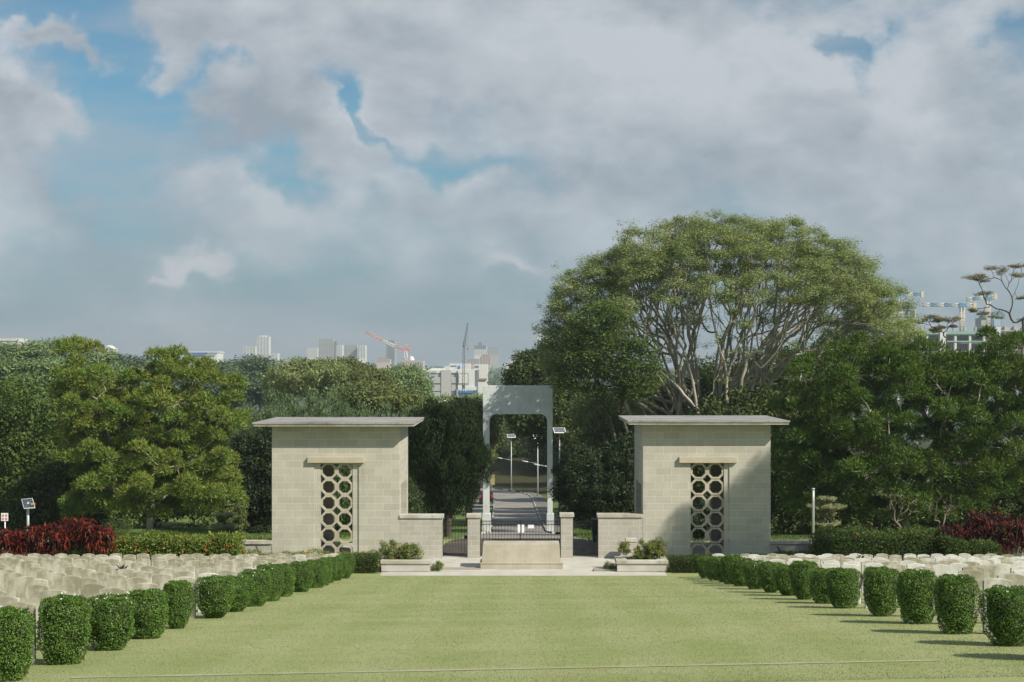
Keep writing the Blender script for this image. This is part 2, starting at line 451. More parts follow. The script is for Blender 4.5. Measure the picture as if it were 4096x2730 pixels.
tag(mb.build('concrete_band', M['band']), kind='structure')
mb = MB()
for i in range(20):
    xa = -3.6 + i * 6.4 / 20; xb = xa + 6.4 / 20
    vs = [(x, y, gz(x, y) + .004) for x in (xa, xb) for y in (29.62, 29.72)]
    mb.add(vs, [(0, 2, 3, 1)])
tag(mb.build('lawn_seam', mottled((.20, .23, .09), (.30, .28, .15), 3, name='seam', objspace=False)), kind='structure')

# ---------------------------------------------------------------- pavilions
def pavilion(sgn, label, dz=0.0):
    """sgn -1 left, +1 right; x is measured outwards from the axis"""
    O = (sgn * 7.43, 59.15, GP)
    root = empty('gate_pavilion', O); tag(root, label, 'pavilion', 'stone pavilions flanking the gate')
    xi, xo = 4.88, 9.99      # inner and outer faces
    y0, y1, T = 57.0, 61.3, .32
    zt = -2.595 + dz; zb = GP - .12
    def bx(mb, a, b, c, d, e, f):
        x0, x1 = sorted((sgn * a, sgn * b)); mb.box(x0 - O[0], x1 - O[0], c - O[1], d - O[1], e - O[2], f - O[2])
    mb = MB()
    a0, a1, at = (6.76, 8.05, -4.12) if sgn < 0 else (6.79, 8.13, -4.10)
    ra, rb, rt, rd = a0 - .25, a1 + .25, -4.02, .045        # shallow recess round the screen
    if sgn > 0: ra, rb = a0 - .02, a1 + .21
    for (ya, yb, front) in ((y0, y0 + T, True), (y1 - T, y1, False)):
        if front:
            bx(mb, xi, ra, ya, yb, zb, zt); bx(mb, rb, xo, ya, yb, zb, zt); bx(mb, ra, rb, ya, yb, rt, zt)
            if a0 - ra > .03: bx(mb, ra, a0, ya + rd, yb, zb, rt)
            else: bx(mb, ra, a0, ya + .01, yb, zb, rt)
            bx(mb, a1, rb, ya + rd, yb, zb, rt); bx(mb, a0, a1, ya + rd, yb, at, rt)
        else:
            bx(mb, xi, a0, ya, yb, zb, zt); bx(mb, a1, xo, ya, yb, zb, zt); bx(mb, a0, a1, ya, yb, at, zt)
    ym0, ym1 = y0 + T, y1 - T
    bx(mb, xo - T, xo, ym0, ym1, zb, zt)
    d0, d1, dt = 57.75, 60.6, -5.02
    bx(mb, xi, xi + T, ym0, d0, zb, zt); bx(mb, xi, xi + T, d1, ym1, zb, zt); bx(mb, xi, xi + T, d0, d1, dt, zt)
    mb.build('wall', M['stone'], root)
    mb = MB(); bx(mb, xi + T, xo - T, ym0, ym1, zb, GP + .1); mb.build('floor_slab', M['paving'], root)
    mb = MB(); bx(mb, xi + .002, xo - .002, y0 + .003, y0 + .06, zb, GP + .02)
    # roof: lower slab and thinner, slightly wider upper lip
    mb = MB(); bx(mb, xi - .62, xo + .62, y0 - .62, y1 + .6, zt, zt + .095); mb.build('roof', M['coping'], root, bevel=.008)
    mb = MB(); bx(mb, xi - .66, xo + .66, y0 - .66, y1 + .64, zt + .095, zt + .155)
    bx(mb, xi - .66, xo + .66, y0 - .66, y0 - .50, zt + .155, zt + .17)
    mb.build('roof_covering', M['roof'], root)
    mb = MB(); bx(mb, a0 - .47, a1 + .50, y0 - .14, y0 + .02, -4.075, -3.84); mb.build('lintel', M['lintel'], root, bevel=.006)
    # lattice screen of octagonal rings
    mb = MB(); s = (a1 - a0) / 2; zc0 = -4.41
    R, r = s / 2 / math.cos(PI / 8), s * .745 / 2 / math.cos(PI / 8)
    for i in range(2):
        for j in range(6):
            cx = sgn * (a0 + s * (i + .5)) - O[0]; cz = zc0 - j * .646 - O[2]
            o8 = [(cx + R * math.cos(PI / 8 + k * PI / 4), cz + R * .998 * math.sin(PI / 8 + k * PI / 4)) for k in range(8)]
            i8 = [(cx + r * math.cos(PI / 8 + k * PI / 4), cz + r * math.sin(PI / 8 + k * PI / 4)) for k in range(8)]
            ya, yb = y0 + .07 - O[1], y0 + .19 - O[1]
            vs = [(x, y, z) for y in (ya, yb) for ring in (o8, i8) for x, z in ring]
            fs = []
            for k in range(8):
                q = (k + 1) % 8
                fs += [(k, q, q + 8, k + 8), (k + 16, k + 24, q + 24, q + 16), (k + 8, q + 8, q + 24, k + 24), (k, k + 16, q + 16, q)]
            mb.add(vs, fs)
    mb.build('lattice_screen', M['plain'], root)
    return root
pavilion(-1, 'sunlit stone pavilion with flat roof and octagon lattice window, left of the gate')
pavilion(1, 'stone pavilion with flat roof partly in tree shade, right of the gate', .07)

# low boundary walls running out from the pavilions
def low_wall(x0, x1, label):
    O = ((x0 + x1) / 2, 57.12, GP); r = empty('boundary_wall', O); tag(r, label, 'wall')
    mb = MB(); mb.box(x0 - O[0], x1 - O[0], -.1, .15, -.4, .56); mb.build('wall_face', M['wallstone'], r)
    mb = MB(); mb.box(x0 - O[0], x1 - O[0], -.16, .21, .56, .70); mb.build('coping', M['coping'], r, bevel=.008)
low_wall(-33, -9.992, 'low stone boundary wall left of the sunlit pavilion')
low_wall(9.992, 33, 'low shaded stone wall right of the right pavilion')

# gate walls and pillars
def stone_block(name, x0, x1, top, label, cat, y0=57.0, depth=.5, ov=.05, open_side=None, group=None, old=None):
    O = ((x0 + x1) / 2, y0 + depth / 2, GP); r = empty(name, O); tag(r, label, cat, group)
    h = top - GP
    mb = MB(); mb.box(x0 - O[0], x1 - O[0], -depth / 2, depth / 2, -.3, h - .13); mb.build('block_wall', M['wallstone'], r)
    l = ov if open_side in ('l', 'b') else 0; rr = ov if open_side in ('r', 'b') else 0
    mb = MB(); mb.box(x0 - O[0] - l, x1 - O[0] + rr, -depth / 2 - ov, depth / 2 + ov, h - .13, h); mb.build('coping', M['coping'], r, bevel=.006)
stone_block('gate_wall', -4.877, -3.17, -6.17, 'stone gate wall between left pavilion and small side gate', 'wall', open_side='r')
stone_block('gate_wall', 3.09, 4.87, -6.14, 'stone gate wall with flowering planter before it, beside right pavilion', 'wall', open_side='l')
stone_block('gate_pillar', -2.15, -1.66, -6.15, 'stone gate pillar left of the remembrance stone', 'pillar', open_side='b', group='stone gate pillars')
stone_block('gate_pillar', 1.59, 2.07, -6.12, 'stone gate pillar right of the remembrance stone', 'pillar', open_side='b', group='stone gate pillars')
stone_block('stone_plinth', 4.15, 4.55, -7.02, 'short stone plinth casting a slanted shadow behind the right planter', 'plinth', y0=56.2, depth=.35, open_side='b', ov=.03)

def gate(x0, x1, top, label, leaves=1, name='iron_gate', group=None):
    O = ((x0 + x1) / 2, 57.25, GP + .02); r = empty(name, O); tag(r, label, 'gate', group)
    h = top - O[2]; w = (x1 - x0) / leaves
    for L in range(leaves):
        a = x0 + L * w - O[0] + .012; b = a + w - .024
        mb = MB(); t = .014
        for z in (.12, h - .15, h): mb.box(a, b, -t, t, z - .012, z + .012)
        mb.box(a - .006, a + .02, -.016, .016, .03, h + .03); mb.box(b - .02, b + .006, -.016, .016, .03, h + .03)
        n = max(5, round((b - a) / .122))
        for i in range(1, n):
            x = a + (b - a) * i / n; mb.box(x - .0075, x + .0075, -.0075, .0075, .11, h)
        for i in range(0, n):          # small scroll bars in the top band and between the lower bars
            x = a + (b - a) * (i + .5) / n
            for dx in (-.02, .02): mb.box(x + dx - .004, x + dx + .004, -.004, .004, h - .14, h - .01)
            mb.box(x - .004, x + .004, -.005, .005, .12, .55)
        mb.build('gate_leaf', M['iron'], r)
        if leaves == 1:
            mb = MB(); mb.box(b - .13, b - .01, -.03, .03, .72, .86); mb.build('lock_box', M['iron'], r)
    return r, O
gate(-3.165, -2.155, -6.47, 'small black iron side gate left of the left pillar')
g, O = gate(-1.655, 1.585, -6.44, 'wide double black iron gate behind the remembrance stone', 2, name='main_gate')
gate(2.075, 3.085, -6.45, 'small black iron side gate right of the right pillar')
for (x0, x1, z0, z1, lab) in ((-.145, -.04, -6.90, -6.58, 'tall white paper notice tied left of the main gate centre'),
                              (.02, .12, -6.90, -6.58, 'tall white paper notice tied just right of the gate centre'),
                              (.27, .515, -6.73, -6.59, 'wide short white paper notice on the right gate leaf')):
    c = ((x0 + x1) / 2, 57.21, (z0 + z1) / 2)
    mb = MB(); mb.box(x0 - c[0], x1 - c[0], -.003, .003, z0 - c[2], z1 - c[2])
    o = mb.build('paper_notice', M['paper'], loc=c); tag(o, lab, 'notice', 'paper notices on the gate')

# stone of remembrance
r = empty('remembrance_stone', (0, 54.4, GP)); tag(r, 'long smooth pale memorial stone with splayed ends before the gate', 'memorial stone')
me = MB()
def ring(hw, d, z): return [(-hw, -d, z), (hw, -d, z), (hw, d, z), (-hw, d, z)]
prof = [(1.50, .48, .22), (1.492, .475, .28), (1.475, .46, .5), (1.462, .45, .75), (1.452, .44, .93), (1.44, .43, .975)]
vs = []; fs = []
for p_ in prof: vs += ring(*p_)
for i in range(len(prof) - 1):
    for k in range(4): a = i * 4 + k; b = i * 4 + (k + 1) % 4; fs.append((a, b, b + 4, a + 4))
fs += [(3, 2, 1, 0), tuple(len(vs) - 4 + k for k in range(4))]
me.add(vs, fs); me.build('stone_body', M['plain'], r)
me = MB(); me.box(-1.55, 1.58, -.53, .53, -.05, .24); me.box(-1.57, 1.60, -.55, .55, .22, .255); me.build('plinth', M['plain'], r, bevel=.008)

# planters
def planter(x0, x1, label, sgn):
    O = ((x0 + x1) / 2, 53.75, GP + .03); r = empty('stone_planter', O); tag(r, label, 'planter', 'low stone planters')
    hw = (x1 - x0) / 2; d = .56; T = .3
    mb = MB()
    mb.box(-hw + .04, hw - .04, -d, -d + T, 0, .29); mb.box(-hw + .04, hw - .04, d - T, d, 0, .29)
    mb.box(-hw + .04, -hw + .04 + T, -d + T, d - T, 0, .29); mb.box(hw - .04 - T, hw - .04, -d + T, d - T, 0, .29)
    mb.build('planter_wall', M['paving'], r)
    mb = MB(); d2 = d + .05; T2 = .42
    mb.box(-hw, hw, -d2, -d2 + T2 * .8, .29, .41); mb.box(-hw, hw, d2 - T2 * .6, d2, .29, .41)
    mb.box(-hw, -hw + T2, -d2 + T2 * .8, d2 - T2 * .6, .29, .41); mb.box(hw - T2, hw, -d2 + T2 * .8, d2 - T2 * .6, .29, .41)
    mb.build('coping', M['coping'], r, bevel=.008)
    mb = MB(); mb.box(-hw + .34, hw - .34, -d + T, d - T, .02, .3); mb.build('soil', mat('soil', (.05, .035, .025)), r)
planter(-5.27, -3.37, 'low stone planter box on the left of the paved step', -1)
planter(3.55, 5.50, 'low stone planter box on the right of the paved step', 1)

# ---------------------------------------------------------------- headstones
def hs_fn(t, p):
    oi = t.new('ShaderNodeObjectInfo'); co = obj_co(t)
    v = t.n.new('ShaderNodeVectorMath'); v.operation = 'ADD'; t.l.new(co, v.inputs[0])
    cb = t.new('ShaderNodeCombineXYZ')
    k = t.m('MULTIPLY', oi.outputs['Random'], 37.0)
    for i in range(3): t.l.new(k, cb.inputs[i])
    t.l.new(cb.outputs[0], v.inputs[1]); V = v.outputs[0]
    a = t.noise(t.mapping(V, (2.5, 2.5, 1.6)), 1.5, 6, .65); f = t.noise(V, 60, 3, .6)
    s = t.new('ShaderNodeSeparateXYZ'); t.l.new(co, s.inputs[0])
    wear = t.m('FRACT', t.m('MULTIPLY', oi.outputs['Random'], 7.31))
    sp = t.new('ShaderNodeSeparateColor'); t.l.new(oi.outputs['Color'], sp.inputs[0])
    c = t.mix(t.ramp(wear, .1, .9, 0, 1), (.455, .43, .345), (.53, .505, .43))
    c = t.mix(sp.outputs[0], c, (.66, .66, .64))
    st = t.m('ADD', a, t.ramp(s.outputs[2], .2, .85, -.12, .10, False))
    amt = t.m('MULTIPLY', t.ramp(st, .40, .70), t.m('MULTIPLY_ADD', sp.outputs[0], -.65, .92))
    c = t.mix(amt, c, (.225, .21, .145))
    run = t.noise(t.mapping(V, (9, 9, .8)), 2.2, 4, .7)
    c = t.mix(t.ramp(run, .52, .78, 0, .4), c, (.22, .20, .15))
    kk = t.ramp(f, .3, .7, .9, 1.08, False); cc = t.new('ShaderNodeCombineXYZ')
    for i in range(3): t.l.new(kk, cc.inputs[i])
    t.l.new(t.mix(1, c, cc.outputs[0], 'MULTIPLY'), p.inputs['Base Color']); bump(t, p, f, .2, .006)
M['headstone'] = mat('headstone', rough=.85, spec=.2, fn=hs_fn)
ORD = ['first', 'second', 'third', 'fourth', 'fifth', 'sixth', 'seventh', 'eighth', 'ninth', 'tenth', 'eleventh', 'twelfth', 'thirteenth',
       'fourteenth', 'fifteenth', 'sixteenth', 'seventeenth', 'eighteenth']
ROWS = [16.9, 18.9, 21.0, 23.2, 25.3, 28.2, 30.3, 32.3, 34.5, 36.6, 39.2, 41.6, 43.4, 45.2, 47.0, 48.9, 50.6]
def hs_mesh():
    mb = MB(); w = .21; n = 10
    poly = [(-w, -.12)] + [(-w + 2 * w * i / n, .80 + .036 * (1 - (2 * i / n - 1) ** 2)) for i in range(n + 1)] + [(w, -.12)]
    mb.prism(list(reversed(poly)), -.038, .038)
    return mb.build('headstone', M['headstone'], bevel=.005)
hs = hs_mesh(); used = False
R2 = random.Random(11)
for sgn, side in ((-1, 'left'), (1, 'right')):
    x_first = 6.67 if sgn < 0 else 7.02
    for ri, y in enumerate(ROWS):
        lim = (.368 if sgn < 0 else .356) * y + 1.05
        k = 0
        while True:
            x = x_first + .97 * k
            if x > lim: break
            if sgn > 0 and x > 13.2 and False: break
            o = hs if not used else hs.copy()
            if used: C.objects.link(o)
            used = True
            xx = sgn * (x + R2.uniform(-.01, .01)); yy = y + R2.uniform(-.025, .025)
            o.location = (xx, yy, gz(xx, yy) - R2.uniform(0, .018)); o.rotation_euler = (R2.uniform(-.02, .012), R2.uniform(-.012, .012), R2.uniform(-.05, .05))
            white = R2.random() < (.5 if sgn > 0 else .03)
            wv = R2.uniform(.6, 1) if white else R2.uniform(0, .22)
            o.color = (wv, 0, 0, 1)
            tone = 'bright white' if white else ('pale grey' if wv > .11 else 'tan stained')
            place = 'nearest the shrubs' if k == 0 else ORD[k] + ' from the shrubs'
            tag(o, f'{tone} headstone {place} in the {ORD[ri]} row {side} of the lawn', 'headstone', f'headstones {side} of the lawn')
            k += 1

# ---------------------------------------------------------------- clipped shrubs
def shrub_mesh(seed, flowers, hh=.80, rr=.35, taper=.45):
    n = 13000
    th = RNG.random(n) * 2 * PI; u = RNG.random(n)
    top = RNG.random(n) < .3
    z = np.where(top, 1.0, u)
    prof = np.interp(z, [0, .06, .25, .55, .85, .96, 1.0], [taper, taper + .17, .70 + taper * .3, .97, 1.0, .93 - .1 * math.sin(seed), .80])
    rad = np.where(top, prof * np.sqrt(RNG.random(n)), prof)
    lump = 1 + .07 * np.sin(th * 3 + seed) + .045 * np.sin(th * 5 + z * 7 + seed * 2) + .03 * np.sin(z * 11 + th * 2)
    jit = 1 - .16 * RNG.random(n) ** 2 - .09 * np.clip(np.sin(th * 4 + z * 9 + seed * 3) * np.sin(z * 13 - th * 3 + seed), 0, 1)
    r = rr * rad * lump * jit
    zz = (.02 + .97 * z) * hh + np.where(top, .03 * np.cos(rad * 1.6) + .02 * np.sin(th * 4 + seed) - .07 * RNG.random(n) ** 2, 0)
    P = np.column_stack([r * np.cos(th), r * np.sin(th), zz])
    Nn = np.column_stack([np.cos(th) * np.where(top, .25, 1), np.sin(th) * np.where(top, .25, 1), np.where(top, 1, .15)])
    A = unit(Nn * .45 + rdir(n) * .9); L = .026 * (.6 + .8 * RNG.random(n))
    root = empty('clipped_shrub')
    np_mesh('foliage', leaf_verts(P, A, L, L * .55, Nn + rdir(n) * .5), 4, M['L_bush'], root)
    mb = MB()
    core = []; m = 14
    levels = [(0, .03), (.25, .03), (.10, .40), (.3, .78), (.6, .88), (.88, .86), (.95, .66)]
    for a in range(5):
        q = a * 1.3 + seed; mb.tube([(0.02 * math.cos(q), .02 * math.sin(q), -.05), (.07 * math.cos(q), .07 * math.sin(q), .12), (.2 * math.cos(q), .2 * math.sin(q), .5)], [.018, .014, .008], 5)
    mb.build('stem', M['bark'], root)
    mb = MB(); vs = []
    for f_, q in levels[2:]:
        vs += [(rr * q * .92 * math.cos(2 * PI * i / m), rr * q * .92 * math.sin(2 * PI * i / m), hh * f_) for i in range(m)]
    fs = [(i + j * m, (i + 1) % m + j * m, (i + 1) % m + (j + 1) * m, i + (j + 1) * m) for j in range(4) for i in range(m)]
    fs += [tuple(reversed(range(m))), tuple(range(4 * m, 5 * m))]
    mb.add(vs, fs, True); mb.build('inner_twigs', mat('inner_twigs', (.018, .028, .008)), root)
    if flowers:
        k = RNG.choice(n, flowers); k = np.concatenate([k, RNG.choice(np.where(top)[0], flowers)])
        P2 = P[k] * np.array([1.02, 1.02, 1.02]) + Nn[k] * .012
        P3 = np.repeat(P2, 4, 0) + RNG.normal(size=(len(k) * 4, 3)) * .006
        A3 = unit(np.repeat(Nn[k], 4, 0) + rdir(len(k) * 4)); L3 = np.full(len(P3), .022)
        np_mesh('flowers', leaf_verts(P3, A3, L3, L3 * .8), 4, M['F_white'], root)['kind'] = 'stuff'
    return root
protos = [shrub_mesh(1.0, 0, taper=.38), shrub_mesh(2.3, 2, .84, .33, .5), shrub_mesh(4.1, 12, .80, .35, .42), shrub_mesh(5.7, 3, .76, .365, .26), shrub_mesh(7.9, 0, .80, .325, .32), shrub_mesh(9.2, 0, .75, .35, .52)]
usedp = set()
for sgn, side in ((-1, 'left'), (1, 'right')):
    for i, y in enumerate(ROWS[:16]):
        k = (i * 5 + (1 if sgn < 0 else 3) + i // 3) % 6
        if sgn < 0 and i == 2: k = 2
        if sgn < 0 and i == 1: k = 1
        o = protos[k] if k not in usedp else copy_tree(protos[k])
        usedp.add(k)
        x = sgn * (6.1 if sgn < 0 else 6.47) + R2.uniform(-.05, .05)
        yy = y + .08 + R2.uniform(-.06, .06)
        o.location = (x, yy, gz(x, yy) - .02); s = R2.uniform(.96, 1.08)
        s2 = R2.uniform(.95, 1.06)
        if sgn < 0 and i == 4: s = .86
        o.scale = (s, s, s2); o.rotation_euler = (0, 0, R2.uniform(0, 6.2))
        fl = ' flecked with white flowers' if k == 2 else ''
        tag(o, f'clipped green shrub{fl}, {ORD[i]} from front, {side} edge of lawn', 'shrub', f'clipped shrubs along the {side} lawn edge')

# ---------------------------------------------------------------- box-like hedges and flower beds
def hedge(name, label, x0, x1, y0, y1, h, n, leaf, size=.045, flower=None, fn=0, rough=.12, z=None, core=True, cat='hedge', style_up=.2, group=None, asp=.5):
    O = ((x0 + x1) / 2, (y0 + y1) / 2, (gz((x0 + x1) / 2, (y0 + y1) / 2) if z is None else z)); r = empty(name, O); tag(r, label, cat, group)
    hx, hy = (x1 - x0) / 2, (y1 - y0) / 2
    x = (RNG.random(n) * 2 - 1) * hx; y = (RNG.random(n) * 2 - 1) * hy; zz = RNG.random(n)
    f = RNG.random(n)
    y = np.where(f < .55, -hy, y); zz = np.where(f >= .55, 1, zz)
    side = f > .92; x = np.where(side, np.sign(x) * hx, x); zz = np.where(side, RNG.random(n), zz)
    hw = h * (1 + rough * (np.sin(x * 2.3 + x0) + .7 * np.sin(x * 5.1 + y * 3) + .5 * np.sin(x * 11.3)) * .5)
    P = np.column_stack([x, y + (zz - .5) * .1, zz * hw]) + RNG.normal(size=(n, 3)) * np.array([.06, .07, .05]) * (h ** .5)
    P[:, 2] = np.maximum(P[:, 2], .01)
    A = unit(np.column_stack([np.where(side, np.sign(x), 0), np.where(f < .55, -1, 0), np.where(f >= .55, 1, .1)]) * .6 + rdir(n) * .8 + np.array([0, 0, style_up]))
    L = size * (.6 + .8 * RNG.random(n))
    np_mesh('foliage', leaf_verts(P, A, L, L * asp), 4, leaf, r)
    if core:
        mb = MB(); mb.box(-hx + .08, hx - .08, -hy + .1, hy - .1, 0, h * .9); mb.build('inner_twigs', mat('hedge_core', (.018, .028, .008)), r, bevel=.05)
    if fn:
        k = RNG.choice(n, fn); P2 = np.repeat(P[k] + np.array([0, -.05, .02]), 6, 0) + RNG.normal(size=(fn * 6, 3)) * .018
        L2 = np.full(len(P2), .075); np_mesh('flowers', leaf_verts(P2, unit(rdir(len(P2)) + np.array([0, -.6, .4])), L2, L2 * .8), 4, flower, r)['kind'] = 'stuff'
    return r
hedge('hibiscus_hedge', 'green hibiscus hedge dotted with red flowers behind the left graves', -18.2, -11.0, 54.9, 56.1, .98, 15000, M['L_hib'], .105, M['F_red'], 60, .16)
hedge('clipped_hedge', 'dark olive clipped hedge block between left shrubs and left planter', -7.0, -5.35, 53.0, 54.0, .55, 9000, M['L_dark'], .05)
hedge('clipped_hedge', 'dark clipped hedge block between right planter and right shrubs', 5.6, 7.3, 53.1, 54.1, .50, 9000, M['L_dark'], .05)
hedge('flower_bed', 'low weedy planting with orange flowers at foot of the left pavilion', -11.3, -5.3, 55.6, 56.2, .33, 9000, M['L_hib'], .06, M['F_orange'], 26, .35, core=False, cat='flower bed', style_up=.9, asp=.3)
hedge('flower_bed', 'low weedy planting at foot of the right pavilion', 7.2, 10.4, 55.6, 56.2, .22, 4500, M['L_hib'], .06, None, 0, .35, core=False, cat='flower bed', style_up=.9, asp=.3)
hedge('green_hedge', 'loose dark green hedge behind the right graves', 11.6, 17.4, 55.4, 56.8, 1.12, 15000, M['L_mid'], .085, M['F_red'], 4, .15)
hedge('green_bush', 'rounded dark bush at right end of the loose hedge', 16.3, 18.4, 54.6, 55.4, .9, 5000, M['L_mid'], .08, rough=.2, cat='bush')
# rounded bush behind the red plants on the left
def bush(name, label, ells, n, nc, size, leaf, Y=None, cat='bush', sep=.12, crad=.2, flower=None, fn=0, style='leaf', r0=.03, asp=.45, group=None):
    cl = fill(ells, nc, sep, crad); c = np.array([e[:3] for e in ells]); b = (c[:, 0].mean(), c[:, 1].mean(), gz(c[:, 0].mean(), c[:, 1].mean()))
    if Y: b = (b[0], b[1], Y)
    r = make_tree(name, label, cat, b, cl, n, size, leaf, M['bark'], r0, style, asp, group=group, thin=max(1, len(cl) // 40), rmin=.006, sides=4)
    if fn:
        q = cl[RNG.choice(len(cl), fn)]; d = rdir(fn); d[:, 1] = -abs(d[:, 1]); d[:, 2] = abs(d[:, 2]) * .8
        P2 = np.repeat(q[:, :3] + d * q[:, 3:6] * 1.05 - np.array(b), 5, 0) + RNG.normal(size=(fn * 5, 3)) * .014
        L2 = np.full(len(P2), .032); np_mesh('flowers', leaf_verts(P2, unit(rdir(len(P2)) + np.array([0, -.5, .4])), L2, L2 * .8), 4, flower, r)['kind'] = 'stuff'
    return r
bush('round_bush', 'dusty green rounded bush behind hedge, right of the red plants', [E(490, 2180, 56.8, 105, 95, .8)], 90, 110, .06, M['L_mid'])
bush('lantana', 'bushy orange-flowered lantana growing from the left planter', [E(1560, 2210, 53.75, 46, 46, .3), E(1637, 2215, 53.75, 46, 46, .3), E(1600, 2250, 53.7, 60, 20, .25)], 110, 120, .055, M['L_lant'], GP + .3, 'plant', .07, .11, M['F_orange'], 55, group='lantanas in the planters')
bush('lantana', 'upright lantana with orange and red flowers in the right planter', [E(2590, 2205, 53.75, 52, 45, .3), E(2500, 2190, 53.75, 20, 22, .2), E(2560, 2235, 53.75, 48, 28, .25), E(2635, 2190, 53.75, 30, 40, .25)], 110, 120, .055, M['L_lant'], GP + .3, 'plant', .07, .10, M['F_orange'], 50, group='lantanas in the planters')
bush('small_bush', 'small round green bush on paving right of the left planter', [E(1746, 2265, 53.4, 24, 20, .22)], 70, 40, .035, M['L_lant'], GP, 'bush', .05, .07)
bush('small_bush', 'small dark bush on old step beside the right planter', [E(2437, 2268, 53.5, 26, 17, .22)], 70, 34, .035, M['L_mid'], GP, 'bush', .05, .07)
# red cordylines
def cordyline(x, y, h, label, n=38, group='red strap-leaved plants', m_='L_red'):
    b = (x, y, gz(x, y)); r = empty('red_cordyline', b); tag(r, label, 'plant', group)
    mb = MB(); Ps = []; As = []; Ls = []
    for k in range(n):
        a = RNG.random() * 2 * PI; q = RNG.random() ** .5 * .75; hh = h * (.35 + .65 * RNG.random()) * (1 - .25 * q)
        tip = np.array([q * math.cos(a), q * math.sin(a) * .8, hh]); mb.tube([(tip[0] * .3, tip[1] * .3, -.05), (tip[0] * .8, tip[1] * .8, hh * .6), tuple(tip)], [.016, .012, .01], 4)
        m = 24; d = rdir(m); d[:, 2] = np.abs(d[:, 2]) * 1.1 - .35; d = unit(d)
        Ps.append(tip + d * .03); As.append(d); Ls.append(.28 + .24 * RNG.random(m))
    P = np.concatenate(Ps); A = np.concatenate(As); L = np.concatenate(Ls); n2 = len(P)
    S = unit(np.cross(A, np.tile([0, 0, 1.], (n2, 1)) + rdir(n2) * .3)); w = (.055 * (.7 + .6 * RNG.random(n2)))[:, None]; L = L[:, None]
    dn = np.array([0, 0, -1.]) * (.25 + .5 * RNG.random(n2))[:, None] * L
    mid = P + A * L * .55; tip = P + A * L + dn * .8
    v = np.stack([P - S * w * .25, mid - S * w * .5, mid + S * w * .5, P + S * w * .25], 1)
    v2 = np.stack([mid - S * w * .5, tip - S * w * .04, tip + S * w * .04, mid + S * w * .5], 1)
    np_mesh('leaves', np.concatenate([v.reshape(-1, 3), v2.reshape(-1, 3)]), 4, M[m_], r)
    mb.build('stems', M['bark'], r)
nm = [('-19.2', 54.6, 1.35), ('-18.0', 54.9, 1.7), ('-16.8', 54.7, 1.55), ('-15.9', 55.3, 1.9), ('-15.0', 54.8, 1.75)]
descr = ['bright red cordyline at the left picture edge', 'bright red cordyline below the square white sign', 'red cordyline below the solar panel post',
         'tall dark red cordyline right of the solar panel post', 'dark red cordyline beside the rounded green bush']
for i, (px, Y, h) in enumerate(((20, 54.6, 1.3), (110, 55.0, 1.6), (205, 54.7, 1.6), (300, 55.3, 1.9), (385, 54.9, 1.85))):
    cordyline((px - CX) / F * Y, Y, h, descr[i])
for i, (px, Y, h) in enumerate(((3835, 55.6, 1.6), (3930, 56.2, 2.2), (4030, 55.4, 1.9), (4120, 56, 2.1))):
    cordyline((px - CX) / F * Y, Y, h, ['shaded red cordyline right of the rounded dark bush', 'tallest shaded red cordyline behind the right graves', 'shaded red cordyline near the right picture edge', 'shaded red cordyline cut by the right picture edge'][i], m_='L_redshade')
# plants between headstones
for (px, y, kind, lab) in ((45, 20.2, 0, 'small yellowish plant between the front left headstones'), (262, 22.4, 1, 'small plant with red leaves among the left headstones'), (88, 19.5, 0, 'low green plant beside the second-row headstones on the left'),
                           (225, 24.5, 0, 'small dark green plant among the left headstones'), (298, 21.9, 1, 'low plant with red blooms behind the left headstones')):
    x = (px - CX) / F * y
    bush('grave_plant', lab, [(x, y, gz(x, y) + .2, .18, .12, .2)], 50, 16, .05, M['L_lant'], gz(x, y), 'plant', .05, .07, M['F_red'] if kind else M['F_orange'], 5, r0=.012)
for (px, y, side_) in ((488, 35.4, 'left'), (3442, 44.3, 'right')):
    x = (px - CX) / F * y; b = (x, y, gz(x, y)); r = empty('spiky_plant', b); tag(r, f'dark purple spiky plant sticking up among the {side_} headstones', 'plant')
    d = rdir(40); d[:, 2] = abs(d[:, 2]); L = .13 + .1 * RNG.random(40); P = np.tile([0, 0, .74], (40, 1)) + d * .02
    np_mesh('leaves', leaf_verts(P, unit(d), L, L * .14), 4, leafmat('purple_leaf', (.05, .02, .025), (.07, .03, .03), 3), r)
    mb = MB(); mb.tube([(0, 0, -.03), (0, 0, .75)], .01, 5); mb.build('stem', M['bark'], r)
# props against the pavilions
for x, lab, s in ((-10.02, 'dark diagonal prop leaning at left corner of the left pavilion', -1), (10.35, 'dark diagonal prop leaning beside the right pavilion', 1)):
    mb = MB(); mb.tube([(0, 0, 0), (-s * -.32 if s < 0 else -.34, .3, .5)], .03, 6)
    o = mb.build('wooden_prop', M['darkbark'], loc=(x + (-.25 if s < 0 else .2), 56.5, GP)); tag(o, lab, 'prop')
